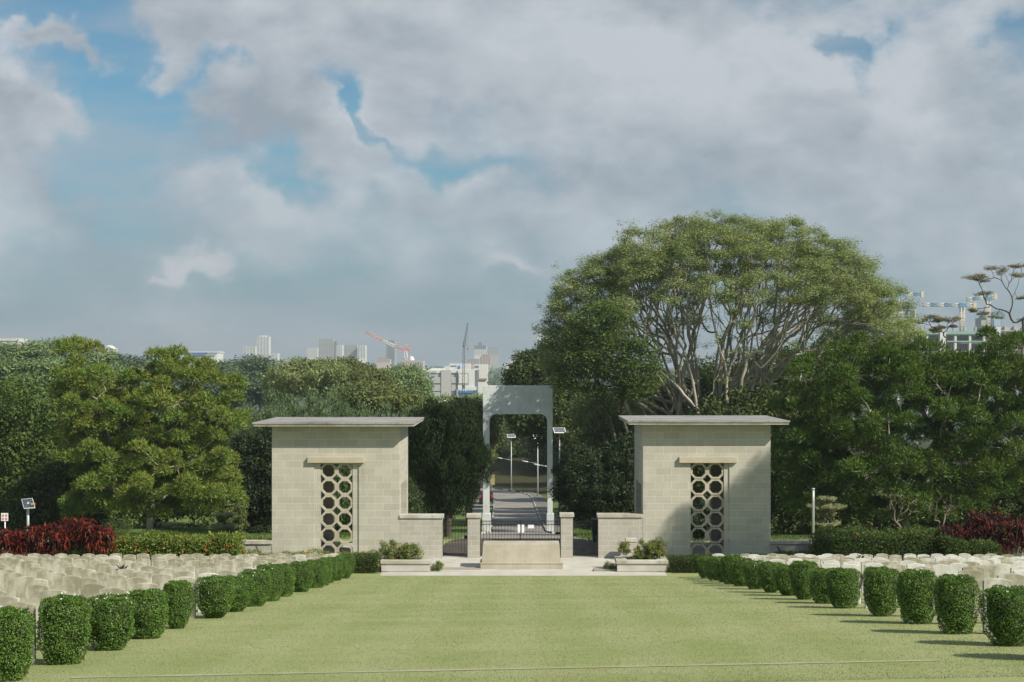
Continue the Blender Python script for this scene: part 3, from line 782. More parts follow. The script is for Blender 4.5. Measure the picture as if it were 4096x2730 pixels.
# ---------------------------------------------------------------- arch, road, lamps, car
def arch():
    O = (-.28, 100.0, gz(-.2, 100) - .02); r = empty('gateway_arch', O); tag(r, 'tall pale grey painted arch with deep header spanning the entrance road', 'arch')
    x0, x1 = -2.69 - O[0], 2.20 - O[0]; top = W(0, 1543, 100)[2] - O[2]; zo = W(0, 1657, 100)[2] - O[2]
    c = .80; R = .52
    xi0, xi1 = x0 + c, x1 - c
    xi0 = W(1958, 0, 100)[0] - O[0]; xi1 = W(2189, 0, 100)[0] - O[0]
    poly = [(x0, -.3), (x0, top), (x1, top), (x1, -.3), (xi1, -.3)]
    poly += [(xi1 - R + R * math.cos(a), zo - R + R * math.sin(a)) for a in [PI / 2 * k / 8 for k in range(9)]]
    poly += [(xi0 + R - R * math.sin(a), zo - R + R * math.cos(a)) for a in [PI / 2 * k / 8 for k in range(9)]]
    poly += [(xi0, -.3)]
    mb = MB(); mb.prism(poly, -.28, .28); mb.build('arch_frame', M['archpaint'], r, bevel=.012)
    for s, (a, b) in ((-1, (x0, xi0)), (1, (xi1, x1))):
        mb = MB(); mb.box(a - .05, b + .09, -.34, .34, -.3, 1.42); mb.build('column_base', M['archpaint'], r, bevel=.015)
arch()

RP = [(0, 57.6, 3.4), (0, 61.5, 3.3), (-.1, 66, 3.0), (-.2, 80, 2.6), (-.2, 96, 2.1), (-.22, 104, 1.95), (-.3, 120, 2.05), (-.5, 140, 2.2), (-.65, 160, 2.35), (-.85, 180, 2.5),
      (-1.1, 195, 2.6), (-1.7, 205, 2.8), (-3.1, 213, 3.0), (-5.5, 219, 3.1), (-9, 223.5, 3.1), (-14, 227, 3.1), (-22, 230, 3.1), (-34, 232, 3.1)]
def path_pts(step=1.5):
    out = []
    for (a, b) in zip(RP, RP[1:]):
        L = math.hypot(b[0] - a[0], b[1] - a[1]); n = max(1, int(L / step))
        for i in range(n):
            t = i / n; out.append((a[0] + (b[0] - a[0]) * t, a[1] + (b[1] - a[1]) * t, a[2] + (b[2] - a[2]) * t))
    out.append(RP[-1]); return out
PP = path_pts()
def side_pt(i, off, dz):
    a = PP[max(i - 1, 0)]; b = PP[min(i + 1, len(PP) - 1)]; d = Vector((b[0] - a[0], b[1] - a[1], 0)).normalized(); n = Vector((d.y, -d.x, 0))
    x, y, w = PP[i]; q = w * (1 if off >= 0 else -1) + off
    X, Y = x + n.x * q, y + n.y * q
    return (X, Y, gz(x, y) + dz)
def strip(i0, i1, oa, ob, za, zb, mb):
    for i in range(i0, i1):
        a, b, c, d = side_pt(i, oa, za), side_pt(i, ob, zb), side_pt(i + 1, ob, zb), side_pt(i + 1, oa, za); mb.add([a, b, c, d], [(0, 1, 2, 3)])
def centre_strip(i0, i1, dz, mb):
    for i in range(i0, i1):
        vs = []
        for j in (i, i + 1):
            l, r_ = side_pt(j, -1e-9, dz), side_pt(j, 1e-9, dz); vs += [l, r_]
        mb.add(vs, [(0, 1, 3, 2)])
iq = next(i for i, p_ in enumerate(PP) if p_[1] > 66)
mb = MB(); centre_strip(0, iq, .03, mb); tag(mb.build('forecourt', M['brickpath']), kind='structure')
mb = MB(); centre_strip(iq, len(PP) - 1, .05, mb); tag(mb.build('road', M['asphalt']), kind='structure')
def kerb(side, i0, i1):
    for par, m in ((0, M['kerbw']), (1, M['kerbb'])):
        mb = MB()
        for i in range(i0, i1):
            if (i % 2) != par: continue
            s = side
            a, b = side_pt(i, s * .02, .02), side_pt(i + 1, s * .02, .02); c, d = side_pt(i, s * .2, .02), side_pt(i + 1, s * .2, .02)
            up = [(q[0], q[1], q[2] + .14) for q in (a, b, c, d)]
            mb.add([a, b, c, d] + up, [(0, 1, 5, 4), (4, 5, 7, 6), (2, 6, 7, 3)] + ([(0, 4, 6, 2), (1, 3, 7, 5)]))
        tag(mb.build('kerb', m), kind='structure')
ik = next(i for i, p_ in enumerate(PP) if p_[1] > 92)
kerb(1, ik, len(PP) - 2); kerb(-1, ik, next(i for i, p_ in enumerate(PP) if p_[1] > 216))
mb = MB(); strip(ik, next(i for i, p_ in enumerate(PP) if p_[1] > 212), .21, 1.75, .13, .14, mb); tag(mb.build('footpath', M['walk']), kind='structure')
# parking bay beside the road
for (ya, yb) in ((150, 168), (176, 196)):
    mb = MB(); n = 8
    for i in range(n):
        y_a = ya + (yb - ya) * i / n; y_b = ya + (yb - ya) * (i + 1) / n
        vs = [(x, y, gz(-.7, y) + .16) for y in (y_a, y_b) for x in (-6.4, -3.48)]; mb.add(vs, [(0, 1, 3, 2)])
    tag(mb.build('parking_bay', M['walk']), kind='structure')

def solar_lamp(px, pybase, pytop, Y, label, pw, arm=1.9, armpx=None, sk=0.12):
    x = (px - CX) / F * Y; z0 = gz(x, Y); r = empty('solar_street_lamp', (x, Y, z0)); tag(r, label, 'street lamp', 'solar street lamps along the road')
    H = W(px, pytop, Y)[2] - z0
    mb = MB(); mb.tube([(0, 0, -.2), (0, 0, H * .3), (0, 0, H)], [.11, .09, .055], 8); mb.box(-.2, .2, -.2, .2, -.2, .06); mb.build('pole', M['galv'], r)
    w = pw / F * Y / 2; tl = .42
    P = lambda u, v, k: (u + v * sk * -1, v * math.cos(tl) + k * math.sin(tl), H + .12 + v * math.sin(tl) + k)
    mb = MB(); mb.add([P(a, b, c) for c in (0, .05) for a, b in ((-w, -.55), (w, -.55), (w, .55), (-w, .55))], [(0, 3, 2, 1), (4, 5, 6, 7), (0, 1, 5, 4), (1, 2, 6, 5), (2, 3, 7, 6), (3, 0, 4, 7)])
    o = mb.build('panel_frame', M['white'], r)
    # panels face the sky and lean towards the viewer
    mb = MB(); nc, nr = 8, 3
    for i in range(nc):
        for j in range(nr):
            a0 = -w + .06 + (2 * w - .12) * i / nc + .01; a1 = -w + .06 + (2 * w - .12) * (i + 1) / nc - .01
            b0 = -.49 + .98 * j / nr + .01; b1 = -.49 + .98 * (j + 1) / nr - .01
            mb.add([P(a0, b0, .056), P(a1, b0, .056), P(a1, b1, .056), P(a0, b1, .056)], [(0, 1, 2, 3)])
    mb.build('solar_cells', M['panelcell'], r)
    za = H * .56
    mb = MB(); mb.tube([(0, 0, za), (-arm * .6, 0, za + .28)], .035, 6); mb.build('arm', M['galv'], r)
    mb = MB(); mb.tube([(-arm * .6, 0, za + .28), (-arm * .95, 0, za + .42)], [.06, .08], 6); mb.build('lamp_head', M['white'], r)
solar_lamp(2045, 0, 1748, 222, 'solar street lamp farthest down the road at the bend', 33, 2.3)
solar_lamp(2151, 0, 1752, 202, 'thin solar street lamp seen inside the arch near its right column', 34, 2.3)
solar_lamp(2203, 0, 1742, 169, 'solar street lamp half hidden behind the right arch column', 41, 2.1)
solar_lamp(2238, 0, 1728, 144, 'solar street lamp with large panel just right of the arch', 48, 2.1)

def car():
    x, y = -4.5, 181.5; O = (x, y, gz(-.7, y) + .17); r = empty('parked_car', O); tag(r, 'black parked car seen from behind with red tail lights', 'car')
    ys = [0, .08, .35, 1.0, 1.9, 2.7, 3.2, 4.0, 4.45, 4.55]; w = .9
    prof = [(0, .42), (-.02, .75), (.06, 1.0), (.28, 1.5), (.6, 1.62), (2.0, 1.66), (2.6, 1.55), (3.3, 1.08), (4.2, .95), (4.5, .75), (4.5, .3), (.05, .3)]
    hw = [.86, .9, .88, .72, .66, .66, .68, .84, .82, .82, .86, .86]
    vs = [(-h, a, b) for (a, b), h in zip(prof, hw)] + [(h, a, b) for (a, b), h in zip(prof, hw)]; n = len(prof)
    mb = MB(); mb.add(vs, [tuple(range(n)), tuple(reversed(range(n, 2 * n)))] + [(i, i + n, (i + 1) % n + n, (i + 1) % n) for i in range(n)]); mb.build('body', M['carblack'], r, bevel=.03)
    mb = MB(); mb.add([(-.78, .045, 1.04), (.78, .045, 1.04), (.66, .24, 1.44), (-.66, .24, 1.44)], [(0, 1, 2, 3)]); mb.build('rear_window', M['glassdark'], r)
    for s in (-1, 1):
        mb = MB(); mb.box(s * .76 - .09, s * .76 + .09, -.035, .1, .82, 1.22); mb.build('tail_light', M['taillight'], r, bevel=.015)
        mb = MB(); mb.tube([(s * .88, .85, .32), (s * .70, .85, .32)], .33, 16); mb.build('wheel', M['tyre'], r)
        mb = MB(); mb.tube([(s * .88, 3.6, .32), (s * .70, 3.6, .32)], .33, 16); mb.build('wheel', M['tyre'], r)
    mb = MB(); mb.box(-.86, .86, -.06, .12, .3, .56); mb.build('bumper', M['carblack'], r, bevel=.02)
    mb = MB(); mb.box(-.24, .24, -.045, 0, .72, .83); mb.build('number_plate', M['white'], r)
car()
O = (W(1968, 0, 212)[0], 212, gz(-1, 212) + .1); r = empty('road_sign', O); tag(r, 'small yellowish road sign board on a post beyond the arch', 'sign')
mb = MB(); mb.tube([(0, 0, -.2), (0, 0, 2.6)], .04, 6); mb.build('post', M['galv'], r)
mb = MB(); mb.box(-.4, .4, -.06, -.03, 1.2, 2.7); mb.build('sign_board', mat('sign_tan', (.33, .27, .14)), r)
O = (W(2475, 0, 66)[0], 66, gz(4, 66)); 
O = (W(2394, 0, 62)[0], 62, GP); r = empty('waste_bin', O); tag(r, 'dark blue-green wheeled bin behind the right side gate', 'bin')
mb = MB(); mb.add([(-.25, -.27, .05), (.25, -.27, .05), (.25, .27, .05), (-.25, .27, .05), (-.3, -.33, .95), (.3, -.33, .95), (.3, .33, .95), (-.3, .33, .95)], [(0, 3, 2, 1), (4, 5, 6, 7), (0, 1, 5, 4), (1, 2, 6, 5), (2, 3, 7, 6), (3, 0, 4, 7)])
mb.build('bin_body', M['bluebin'], r, bevel=.01)
mb = MB(); mb.box(-.32, .32, -.36, .36, .953, 1.02); mb.build('lid', M['bluebin'], r, bevel=.01)
mb = MB(); mb.box(.0, .05, -.345, -.335, .6, .85); mb.box(.10, .15, -.345, -.335, .6, .85); mb.build('sticker', M['paper'], r)

# left: sign and solar panel on post; right: pale post
O = (W(20, 0, 60)[0], 60, GP); r = empty('notice_sign', O); tag(r, 'white square sign with four red prohibition symbols on a post', 'sign')
mb = MB(); mb.tube([(0, 0, -.2), (0, 0, 1.25)], .025, 8); mb.build('post', M['white'], r)
mb = MB(); mb.box(-.15, .145, -.045, -.027, 1.16, 1.49); mb.build('sign_board', M['white'], r)
mb = MB()
for cx in (-.07, .07):
    for cz in (1.25, 1.39):
        pts = [(cx + .045 * math.cos(a), -.052, cz + .045 * math.sin(a)) for a in [2 * PI * k / 12 for k in range(13)]]
        mb.tube(pts, .006, 4); mb.tube([(cx - .03, -.052, cz + .03), (cx + .03, -.052, cz - .03)], .006, 4)
mb.build('prohibition_symbols', M['red'], r)
O = (W(112, 0, 60)[0], 60, GP); r = empty('solar_panel_post', O); tag(r, 'tilted solar panel on a pale post above the red plants', 'solar panel')
mb = MB(); mb.tube([(0, 0, -.2), (0, 0, 1.95)], .055, 10); mb.build('post', M['galv'], r)
A = [W(76, 2000, 60), W(121, 1996, 60), W(150, 2029, 60), W(105, 2032, 60)]
ctr = Vector((0, 0, 2.0)); q = [Vector((p_[0] - O[0], (.28 if i < 2 else -.28), p_[2] - O[2])) for i, p_ in enumerate(A)]
nrm = (q[1] - q[0]).cross(q[3] - q[0]).normalized(); nrm = nrm if nrm.y < 0 else -nrm
mb = MB(); mb.add(q + [v - nrm * .035 for v in q], [(0, 1, 2, 3), (4, 7, 6, 5), (0, 4, 5, 1), (1, 5, 6, 2), (2, 6, 7, 3), (3, 7, 4, 0)]); mb.build('panel_frame', M['white'], r)
mb = MB()
for i in range(4):
    for j in range(4):
        f = lambda u, v: q[0].lerp(q[1], u).lerp(q[3].lerp(q[2], u), v) + nrm * .004
        a, b, c, d = (.03 + .94 * i / 4 + .006, .03 + .94 * (i + 1) / 4 - .006, .03 + .94 * j / 4 + .006, .03 + .94 * (j + 1) / 4 - .006)
        mb.add([f(a, c), f(b, c), f(b, d), f(a, d)], [(0, 1, 2, 3)])
mb.build('solar_cells', M['panelcell'], r)
mb = MB(); mb.box(.18, .32, -.2, -.05, 1.84, 1.92); mb.build('control_box', mat('tan_box', (.4, .3, .15)), r)
O = (W(3253, 0, 62)[0], 62, GP); mb = MB(); mb.tube([(0, 0, -.3), (0, 0, 1.7), (0, 0, 2.3)], .055, 10); r = empty('pale_post', O); tag(r, 'slim pale metal post beside the tiered tree on the right', 'post')
mb.build('pole', M['galv'], r); mb = MB(); mb.tube([(0, 0, 2.29), (0, 0, 2.36)], .07, 10); mb.build('cap', M['galv'], r)

# ---------------------------------------------------------------- nearer trees
def tiered(px, Y, pytop, tiers, label):
    x = (px - CX) / F * Y; z0 = gz(x, Y); b = (x, Y, z0); r = empty('tiered_tree', b); tag(r, label, 'tree', 'small tiered variegated trees')
    top = W(px, pytop, Y)[2] - z0; cl = []
    mb = MB(); mb.tube([(0, 0, -.2), (.01, 0, top * .5), (0, 0, top)], [.035, .028, .01], 6)
    for (py, w) in tiers:
        z = W(px, py, Y)[2] - z0; rr = w / F * Y
        for k in range(11):
            a = 2 * PI * k / 11 + RNG.random() * .4; q = rr * (.75 + .35 * RNG.random()); e = (q * math.cos(a), q * math.sin(a), z + .20 + .1 * RNG.random())
            mb.tube([(0, 0, z - .06), (e[0] * .5, e[1] * .5, z + .02), e], [.014, .009, .004], 4)
            for t in (.35, .6, .85, 1): cl.append((e[0] * t, e[1] * t, z - .05 + .24 * t, .17, .17, .07))
        cl.append((0, 0, z + .03, .15, .15, .05))
    np_mesh('crown', clump_leaves(cl, 110, .06, .6, 'flat'), 4, M['L_cream'], r); mb.build('trunk', M['bark'], r)
tiered(893, 63, 2062, [(2075, 30), (2118, 48)], 'small pale tiered tree on the grass left of the left pavilion')
tiered(3306, 63, 1992, [(2010, 30), (2040, 66), (2068, 28), (2108, 55)], 'small pale tiered tree between right pavilion and dark pine')

def pine(name, label, px, pyb, Y, ells, n, nleaf, leaf, crad, lean=0, r0=.2, sep=.86, size=.2, bark='palebark', first=.28):
    x = (px - CX) / F * Y; z0 = gz(x, Y)
    cl = fill(ells, n, sep, crad, .62, .82, .3)
    return make_tree(name, label, 'tree', (x, Y, z0), cl, nleaf, size, leaf, M[bark], r0, 'needle', .22, first=first, jit=.18, lift=-.06, rmin=.018)
YP = 82
pine('pine_tree', 'big yellow-green clumpy pine in front of the left woods', 592, 2145, YP,
     [E(580, 1880, YP, 330, 190, 3.6), E(700, 1620, YP, 230, 190, 2.8), E(400, 1700, YP, 190, 200, 2.6), E(320, 1430, YP, 85, 60, 1), E(330, 1540, YP, 120, 90, 1.4), E(690, 1470, YP, 95, 50, 1.2), E(850, 1700, YP, 110, 170, 2),
      E(640, 1990, YP, 300, 75, 2.6), E(330, 2030, YP, 110, 40, 1.2), E(830, 1960, YP, 120, 110, 1.8), E(590, 1525, YP, 65, 80, 1.2)],
     230, 850, M['L_pineL'], .74)
YR = 76
pine('pine_tree', 'broad dark green clumpy pine behind the right graves', 3625, 2170, YR,
     [E(3620, 1750, YR, 480, 330, 4.2), E(3420, 1560, YR, 230, 200, 3), E(3640, 1500, YR, 230, 140, 3), E(3850, 1530, YR, 200, 100, 3), E(3950, 1680, YR, 250, 330, 3.5), E(3250, 1720, YR, 190, 160, 2.4), E(3300, 1900, YR, 190, 160, 2.4),
      E(4060, 1570, YR, 200, 110, 2.5), E(3480, 1420, YR, 120, 80, 1.6), E(3600, 1990, YR, 430, 90, 3), E(3945, 1400, YR, 32, 45, .6)],
     360, 700, M['L_pineR'], .76, r0=.22)
# bare pale lower branches of the right pine are part of its look
def bare_branches(px, py, Y, n, spread, h, label):
    x, y, z = W(px, py, Y); z0 = gz(x, y); r = empty('bare_shrub', (x, y, z0)); tag(r, label, 'shrub')
    T = np.column_stack([(RNG.random(n) * 2 - 1) * spread, (RNG.random(n) - .5) * .8, h * (.55 + .45 * RNG.random(n))])
    mb = MB(); skeleton(mb, (0, 0, -.1), T, .06, frac=.45, jit=.35, rmin=.012, sides=5); mb.build('twigs', M['bark'], r)
    cl = np.column_stack([T[::3], np.full((len(T[::3]), 3), .12)]); np_mesh('leaves', clump_leaves(cl, 12, .08, .5), 4, M['L_mid'], r)
bare_branches(3600, 2150, 70, 40, 1.15, 2.3, 'bare pale branches low beneath the dark right pine')
bare_branches(3760, 2150, 71, 36, .9, 2.2, 'bare pale-stemmed shrub right of the dark pine trunk')
def bushy(name, label, px, Y, ells, n, nleaf, size, leaf, crad=1.0, r0=.22, sep=.8, style='leaf', bark='darkbark', group=None, base=None, shell=.6, flat=.8, asp=.5, **sk):
    x = (px - CX) / F * Y; z0 = gz(x, Y) if base is None else base
    cl = fill(ells, n, sep, crad, shell, flat, .3)
    return make_tree(name, label, 'tree', (x, Y, z0), cl, nleaf, size, leaf, M[bark], r0, style, asp, group=group, thin=max(1, len(cl) // 90), **sk)
# column shrub left of left pavilion
bushy('column_shrub', 'rough narrow column-shaped shrub left of the left pavilion', 962, 66, [E(962, 2090, 66, 26, 75, .35), E(925, 2060, 66, 20, 50, .3)], 40, 110, .09, M['L_olive'], .17, .05, .12)
# dark trees at far left
bushy('broadleaf_tree', 'dark rounded broadleaf tree at the left picture edge', 70, 92, [E(60, 1750, 92, 190, 190, 3.2), E(40, 1950, 92, 200, 170, 3.2), E(160, 1880, 92, 90, 160, 2)], 150, 340, .22, M['L_mid'], 1.1, sep=1.1)
bushy('broadleaf_tree', 'dark leafy tree low behind the solar panel post', 230, 88, [E(230, 2020, 88, 160, 130, 2.4), E(300, 1950, 88, 130, 150, 2)], 120, 240, .22, M['L_dark'], .85)
bushy('broadleaf_tree', 'brighter green tree peeping over the dark trees behind the left pine', 300, 104, [E(280, 1680, 104, 130, 140, 3), E(420, 1760, 104, 200, 200, 3.4), E(520, 1900, 104, 240, 180, 3), E(720, 1850, 104, 220, 250, 3)], 230, 230, .26, M['L_mid'], 1.1)
bushy('broadleaf_tree', 'black-green thicket under the left pine beyond the lawn', 700, 121, [E(560, 2000, 121, 260, 95, 2.5), E(860, 1970, 121, 190, 130, 2.5)], 150, 220, .26, M['L_dark'], 1.1)
# conifer row behind the left pavilion
CF = [(1000, 97, 1575, 62), (1085, 93, 1560, 70), (1180, 96, 1550, 66), (1270, 92, 1560, 70), (1362, 97, 1545, 66), (1450, 93, 1588, 68), (1545, 96, 1605, 66), (1625, 92, 1640, 60)]
cn = ['first (leftmost)', 'second', 'third', 'fourth', 'fifth', 'sixth', 'seventh', 'last (rightmost)']
for i, (px, Y, pt, rw) in enumerate(CF):
    ells = [E(px, pt + 100, Y, rw * .5, 50), E(px, pt + 180, Y, rw * .95, 80), E(px + 6, pt + 300, Y, rw * 1.25, 140), E(px, pt + 460, Y, rw * 1.3, 130)]
    x = (px - CX) / F * Y; cl = fill(ells, 62, 1.0, .72, .95, 1.7, .35)
    make_tree('conifer', f'blue-green feathery conifer, {cn[i]} of the row behind the left pavilion', 'tree', (x, Y, gz(x, Y)), cl, 600, .2, M['L_conif'], M['darkbark'], .14, 'up', .3, group='conifers behind the left pavilion', thin=2)
bushy('dark_conifer', 'big blackish lumpy conifer left of the arch behind the gate', 1790, 78, [E(1740, 1715, 78, 78, 70, 1.2), E(1835, 1735, 78, 70, 70, 1.2), E(1785, 1850, 78, 125, 100, 1.7), E(1895, 1850, 78, 50, 75, 1.0), E(1790, 1965, 78, 92, 80, 1.3), E(1690, 1800, 78, 44, 90, .8)], 110, 700, .17, M['L_black'], .56, .2, .62, 'up', shell=.85, flat=1.4, asp=.3)
bushy('shade_thicket', 'black-green thicket added as painted shade in the gap left of the left pavilion', 1010, 88, [E(1000, 1960, 88, 100, 190, 1.2), E(1080, 1900, 88, 60, 200, 1)], 70, 600, .18, M['L_black'], .75, .12, .8)  # added: black leaves stand in for deep shade under the conifers
bushy('broadleaf_tree', 'yellow-green leafy shrub tree in the gap beside the left pavilion', 1700, 96, [E(1690, 1900, 96, 60, 130, 1), E(1665, 2010, 96, 50, 80, 1)], 60, 200, .17, M['L_olive'], .6)
# right of the arch
bushy('dark_conifer', 'black-green low spreading conifer left of the right pavilion', 2400, 82, [E(2400, 1960, 82, 150, 120, 1.9), E(2330, 1880, 82, 100, 70, 1.4), E(2480, 1860, 82, 80, 100, 1.4), E(2440, 2050, 82, 110, 60, 1.5)], 150, 480, .17, M['L_black'], .56, .2, .6, 'leaf', shell=.85, asp=.35)
bushy('broadleaf_tree', 'mixed green leafy tree right of the arch top', 2400, 152, [E(2340, 1720, 152, 120, 150, 3), E(2460, 1760, 152, 110, 150, 3), E(2330, 1850, 152, 60, 110, 2)], 190, 220, .28, M['L_mid'], 1.1)
bushy('broadleaf_tree', 'silvery sunlit tree between arch and right pavilion roof', 2520, 122, [E(2500, 1690, 122, 110, 110, 2), E(2420, 1640, 122, 120, 60, 2)], 110, 200, .2, M['L_pale'], .75)
bushy('broadleaf_tree', 'dark domed broadleaf tree rising behind the arch header', 2345, 150, [E(2150, 1520, 150, 115, 110, 3.5), E(2200, 1640, 150, 120, 120, 3.5), E(2120, 1620, 150, 80, 100, 3)], 190, 220, .32, M['L_dark'], 1.1)
bushy('broadleaf_tree', 'shadowed broadleaf tree behind the right pavilion and rain tree', 2980, 106, [E(2980, 1780, 106, 330, 200, 4), E(3180, 1700, 106, 150, 150, 3)], 220, 220, .28, M['L_dark'], 1.1)
bushy('broadleaf_tree', 'dark tree filling the gap between right pavilion and pine', 3180, 90, [E(3200, 1960, 90, 150, 190, 2.5), E(3330, 2040, 90, 160, 110, 2.5), E(3560, 2080, 90, 260, 90, 2)], 190, 220, .22, M['L_dark'], .9)
bushy('broadleaf_tree', 'dark leafy mass behind the shaded red plants on the right', 3980, 84, [E(3880, 2060, 84, 220, 110, 2.4), E(4080, 2000, 84, 160, 160, 2.4)], 150, 240, .22, M['L_dark'], .9)
# trees across the road, seen under the arch
bushy('broadleaf_tree', 'dark tree on the bank seen through the arch, left', 1990, 262, [E(1960, 1800, 262, 70, 80, 4), E(1900, 1850, 262, 60, 60, 4)], 90, 160, .5, M['L_dark'], 1.7, sep=1.3)
bushy('broadleaf_tree', 'olive sunlit tree seen through the arch behind the lamp', 2010, 300, [E(2010, 1740, 300, 60, 90, 5)], 60, 170, .5, M['L_olive'], 1.9, sep=1.5)
bushy('broadleaf_tree', 'tall dark tree on the bank seen through the arch centre', 2110, 268, [E(2105, 1770, 268, 75, 110, 5), E(2050, 1830, 268, 60, 60, 4)], 110, 170, .5, M['L_dark'], 1.8, sep=1.3)
bushy('broadleaf_tree', 'speckled green tree on the bank seen inside the right of the arch', 2180, 250, [E(2180, 1740, 250, 60, 130, 4), E(2240, 1800, 250, 60, 110, 4)], 100, 170, .45, M['L_mid'], 1.7, sep=1.3)
bushy('broadleaf_tree', 'narrow yellow-green tree along left inner edge of the arch', 1962, 190, [E(1962, 1730, 190, 20, 90, 1.4)], 26, 160, .3, M['L_olive'], .8)

# roadside trees that shade the road and the bank
for k_, (x_, y_, h_) in enumerate(((7.6, 118, 7.5), (8.2, 140, 9), (8.0, 162, 9), (9.0, 186, 10.5), (9.6, 208, 12), (10.0, 226, 13), (9.5, 242, 14))):
    z_ = gz(x_, y_); px_ = CX + x_ / y_ * F
    bushy('roadside_tree', ORD[k_] + ' leafy roadside tree along the right of the road behind the arch', px_, y_, [(x_ + .6, y_, z_ + h_ * .68, 3.4 + .45 * max(0, h_ - 10), 3.4, h_ * .33), (x_ + 1.6, y_ + 3, z_ + h_ * .5, 3.0, 3, h_ * .3)], 90, 170, .34, M['L_dark'], 1.15, .2, 1.0, group='trees beside the entrance road')
# rain tree
def rain_tree():
    Y = 112; cx, cy = 2905, 1340; x0, _, z0 = W(2800, 0, Y); z0 = gz(x0, Y)
    root = empty('rain_tree', (x0, Y, z0)); tag(root, 'huge domed feathery rain tree with many pale stems above right pavilion', 'tree')
    out = []; N = 950; tries = 0
    xc, _, zc = W(cx, cy, Y); a = 745 / F * Y; h = 480 / F * Y; dy = 11.0
    sep = .62
    while len(out) < N and tries < 60000:
        tries += 1
        d = RNG.normal(size=3); d /= np.linalg.norm(d); rr = .70 + .30 * RNG.random() ** .7
        xr, yr, zr = d * rr
        if xr < 0: low = .25 - 1.45 * max(0, abs(xr) - .42)
        else: low = .25 - 1.15 * max(0, abs(xr) - .45)
        low = max(low, -.62 if xr < 0 else -.30)
        if zr < low + .12 * math.sin(xr * 14) + .08 * RNG.normal(): continue
        if xr < -.35 and zr < .1 and xr * xr + (zr * .9) ** 2 > .97: continue
        k = 1.0 - .015 * math.sin(xr * 9 + 1) - .015 * math.sin(xr * 17)
        p_ = np.array([xc + xr * a * k, Y + yr * dy, zc + zr * h * k])
        if out and (np.sum((np.array(out) - p_) ** 2, 1) < sep * sep).any(): continue
        out.append(p_)
    P = np.array(out) - np.array([x0, Y, z0]); r = .72 * (1 + .35 * (RNG.random(len(P)) * 2 - 1))
    cl = np.column_stack([P, r * 1.15, r * 1.15, r * .62])
    np_mesh('crown', clump_leaves(cl, 450, .165, .38, 'flat'), 4, M['L_rain'], root)
    veil = np.column_stack([(RNG.random(150) * 2 - 1) * 8.5 + (xc - x0), (RNG.random(150) * 2 - 1) * 8, (zc - z0) + RNG.uniform(-3.5, 3.2, 150), np.full((150, 2), .6), np.full(150, .35)])
    np_mesh('inner_sprays', clump_leaves(veil, 120, .16, .36, 'flat'), 4, M['L_rain'], root)
    # wisps standing out of the outline
    w = P[RNG.choice(len(P), 90)]; dn = w - np.array([xc - x0, 0, zc - z0]); dn = unit(dn); w = w + dn * (.7 + .7 * RNG.random(90))[:, None]
    np_mesh('outer_sprays', clump_leaves(np.column_stack([w, np.full((90, 3), .45)]), 70, .16, .36, 'flat'), 4, M['L_rain'], root)
    mb = MB(); ang = np.arctan2(P[:, 1] * 1.2, P[:, 0] - (xc - x0)); order = np.argsort(ang); K = 13
    for k, idx in enumerate(np.array_split(order, K)):
        m = P[idx]; c = m.mean(0); b = np.array([c[0] * .10 + RNG.uniform(-.7, .7), c[1] * .10, -.3])
        skeleton(mb, b, m[::2], .19, frac=.36, jit=.16, lift=-.07, rmin=.014, pw=.5, first=.38, sides=7)
        # a denser set of fine uprights
        m2 = m[RNG.choice(len(m), len(m) // 2, replace=False)] + RNG.normal(size=(len(m) // 2, 3)) * .5 - np.array([0, 0, .8])
        skeleton(mb, b + RNG.normal(size=3) * .35 * np.array([1, 1, 0]), m2, .12, frac=.46, jit=.2, lift=-.08, rmin=.014, pw=.42, first=.5, sides=6)
    o = Vector((x0, Y, z0))
    for pts, ra in (([(2815, 2100), (2805, 1700), (2790, 1640), (2720, 1560), (2640, 1490), (2600, 1420)], .30), ([(2790, 1640), (2768, 1500), (2712, 1350), (2670, 1190)], .21), ([(2740, 1430), (2700, 1400), (2610, 1290)], .11),
                    ([(2900, 2100), (2902, 1700), (2908, 1500), (2866, 1350), (2830, 1170)], .27), ([(2908, 1500), (2950, 1400), (3010, 1290), (3030, 1160)], .17),
                    ([(2935, 2100), (2930, 1700), (2966, 1560), (2988, 1430), (3080, 1375), (3180, 1270), (3290, 1180)], .30), ([(2988, 1430), (2985, 1330), (3050, 1180)], .15), ([(3080, 1375), (3110, 1300), (3120, 1180)], .1), ([(2800, 1660), (2850, 1560), (2880, 1470)], .12)):
        q = [Vector(W(a, b, 105.5)) - o for a, b in pts]; fine = []
        for i in range(len(q) - 1):
            for k in range(3): fine.append(q[i].lerp(q[i + 1], k / 3) + Vector(RNG.normal(size=3) * .06))
        fine.append(q[-1]); fine[0].z = min(fine[0].z, .3) if pts[0][1] > 2000 else fine[0].z
        mb.tube(fine, [ra * .6 * (1 - .72 * i / (len(fine) - 1)) for i in range(len(fine))], 8, cap=False)
    mb.build('trunk', M['palebark'], root)
rain_tree()
bushy('broadleaf_tree', 'dark feathery tree under the left side of the rain tree crown', 2520, 97, [E(2420, 1430, 97, 150, 150, 3), E(2540, 1480, 97, 110, 120, 3), E(2320, 1500, 97, 100, 90, 2.5), E(2390, 1290, 97, 110, 90, 2.5), E(2300, 1400, 97, 90, 80, 2.2)], 150, 170, .2, M['L_mid'], .8, .16, .75, 'flat', flat=.6)
bushy('darkening_bush', 'dark leafy bush added to darken the view through the right pavilion lattice', 2860, 66, [E(2850, 2120, 66, 110, 110, 1)], 60, 200, .13, M['L_black'], .42, .05, .35)  # added: black leaves keep the lattice openings dark
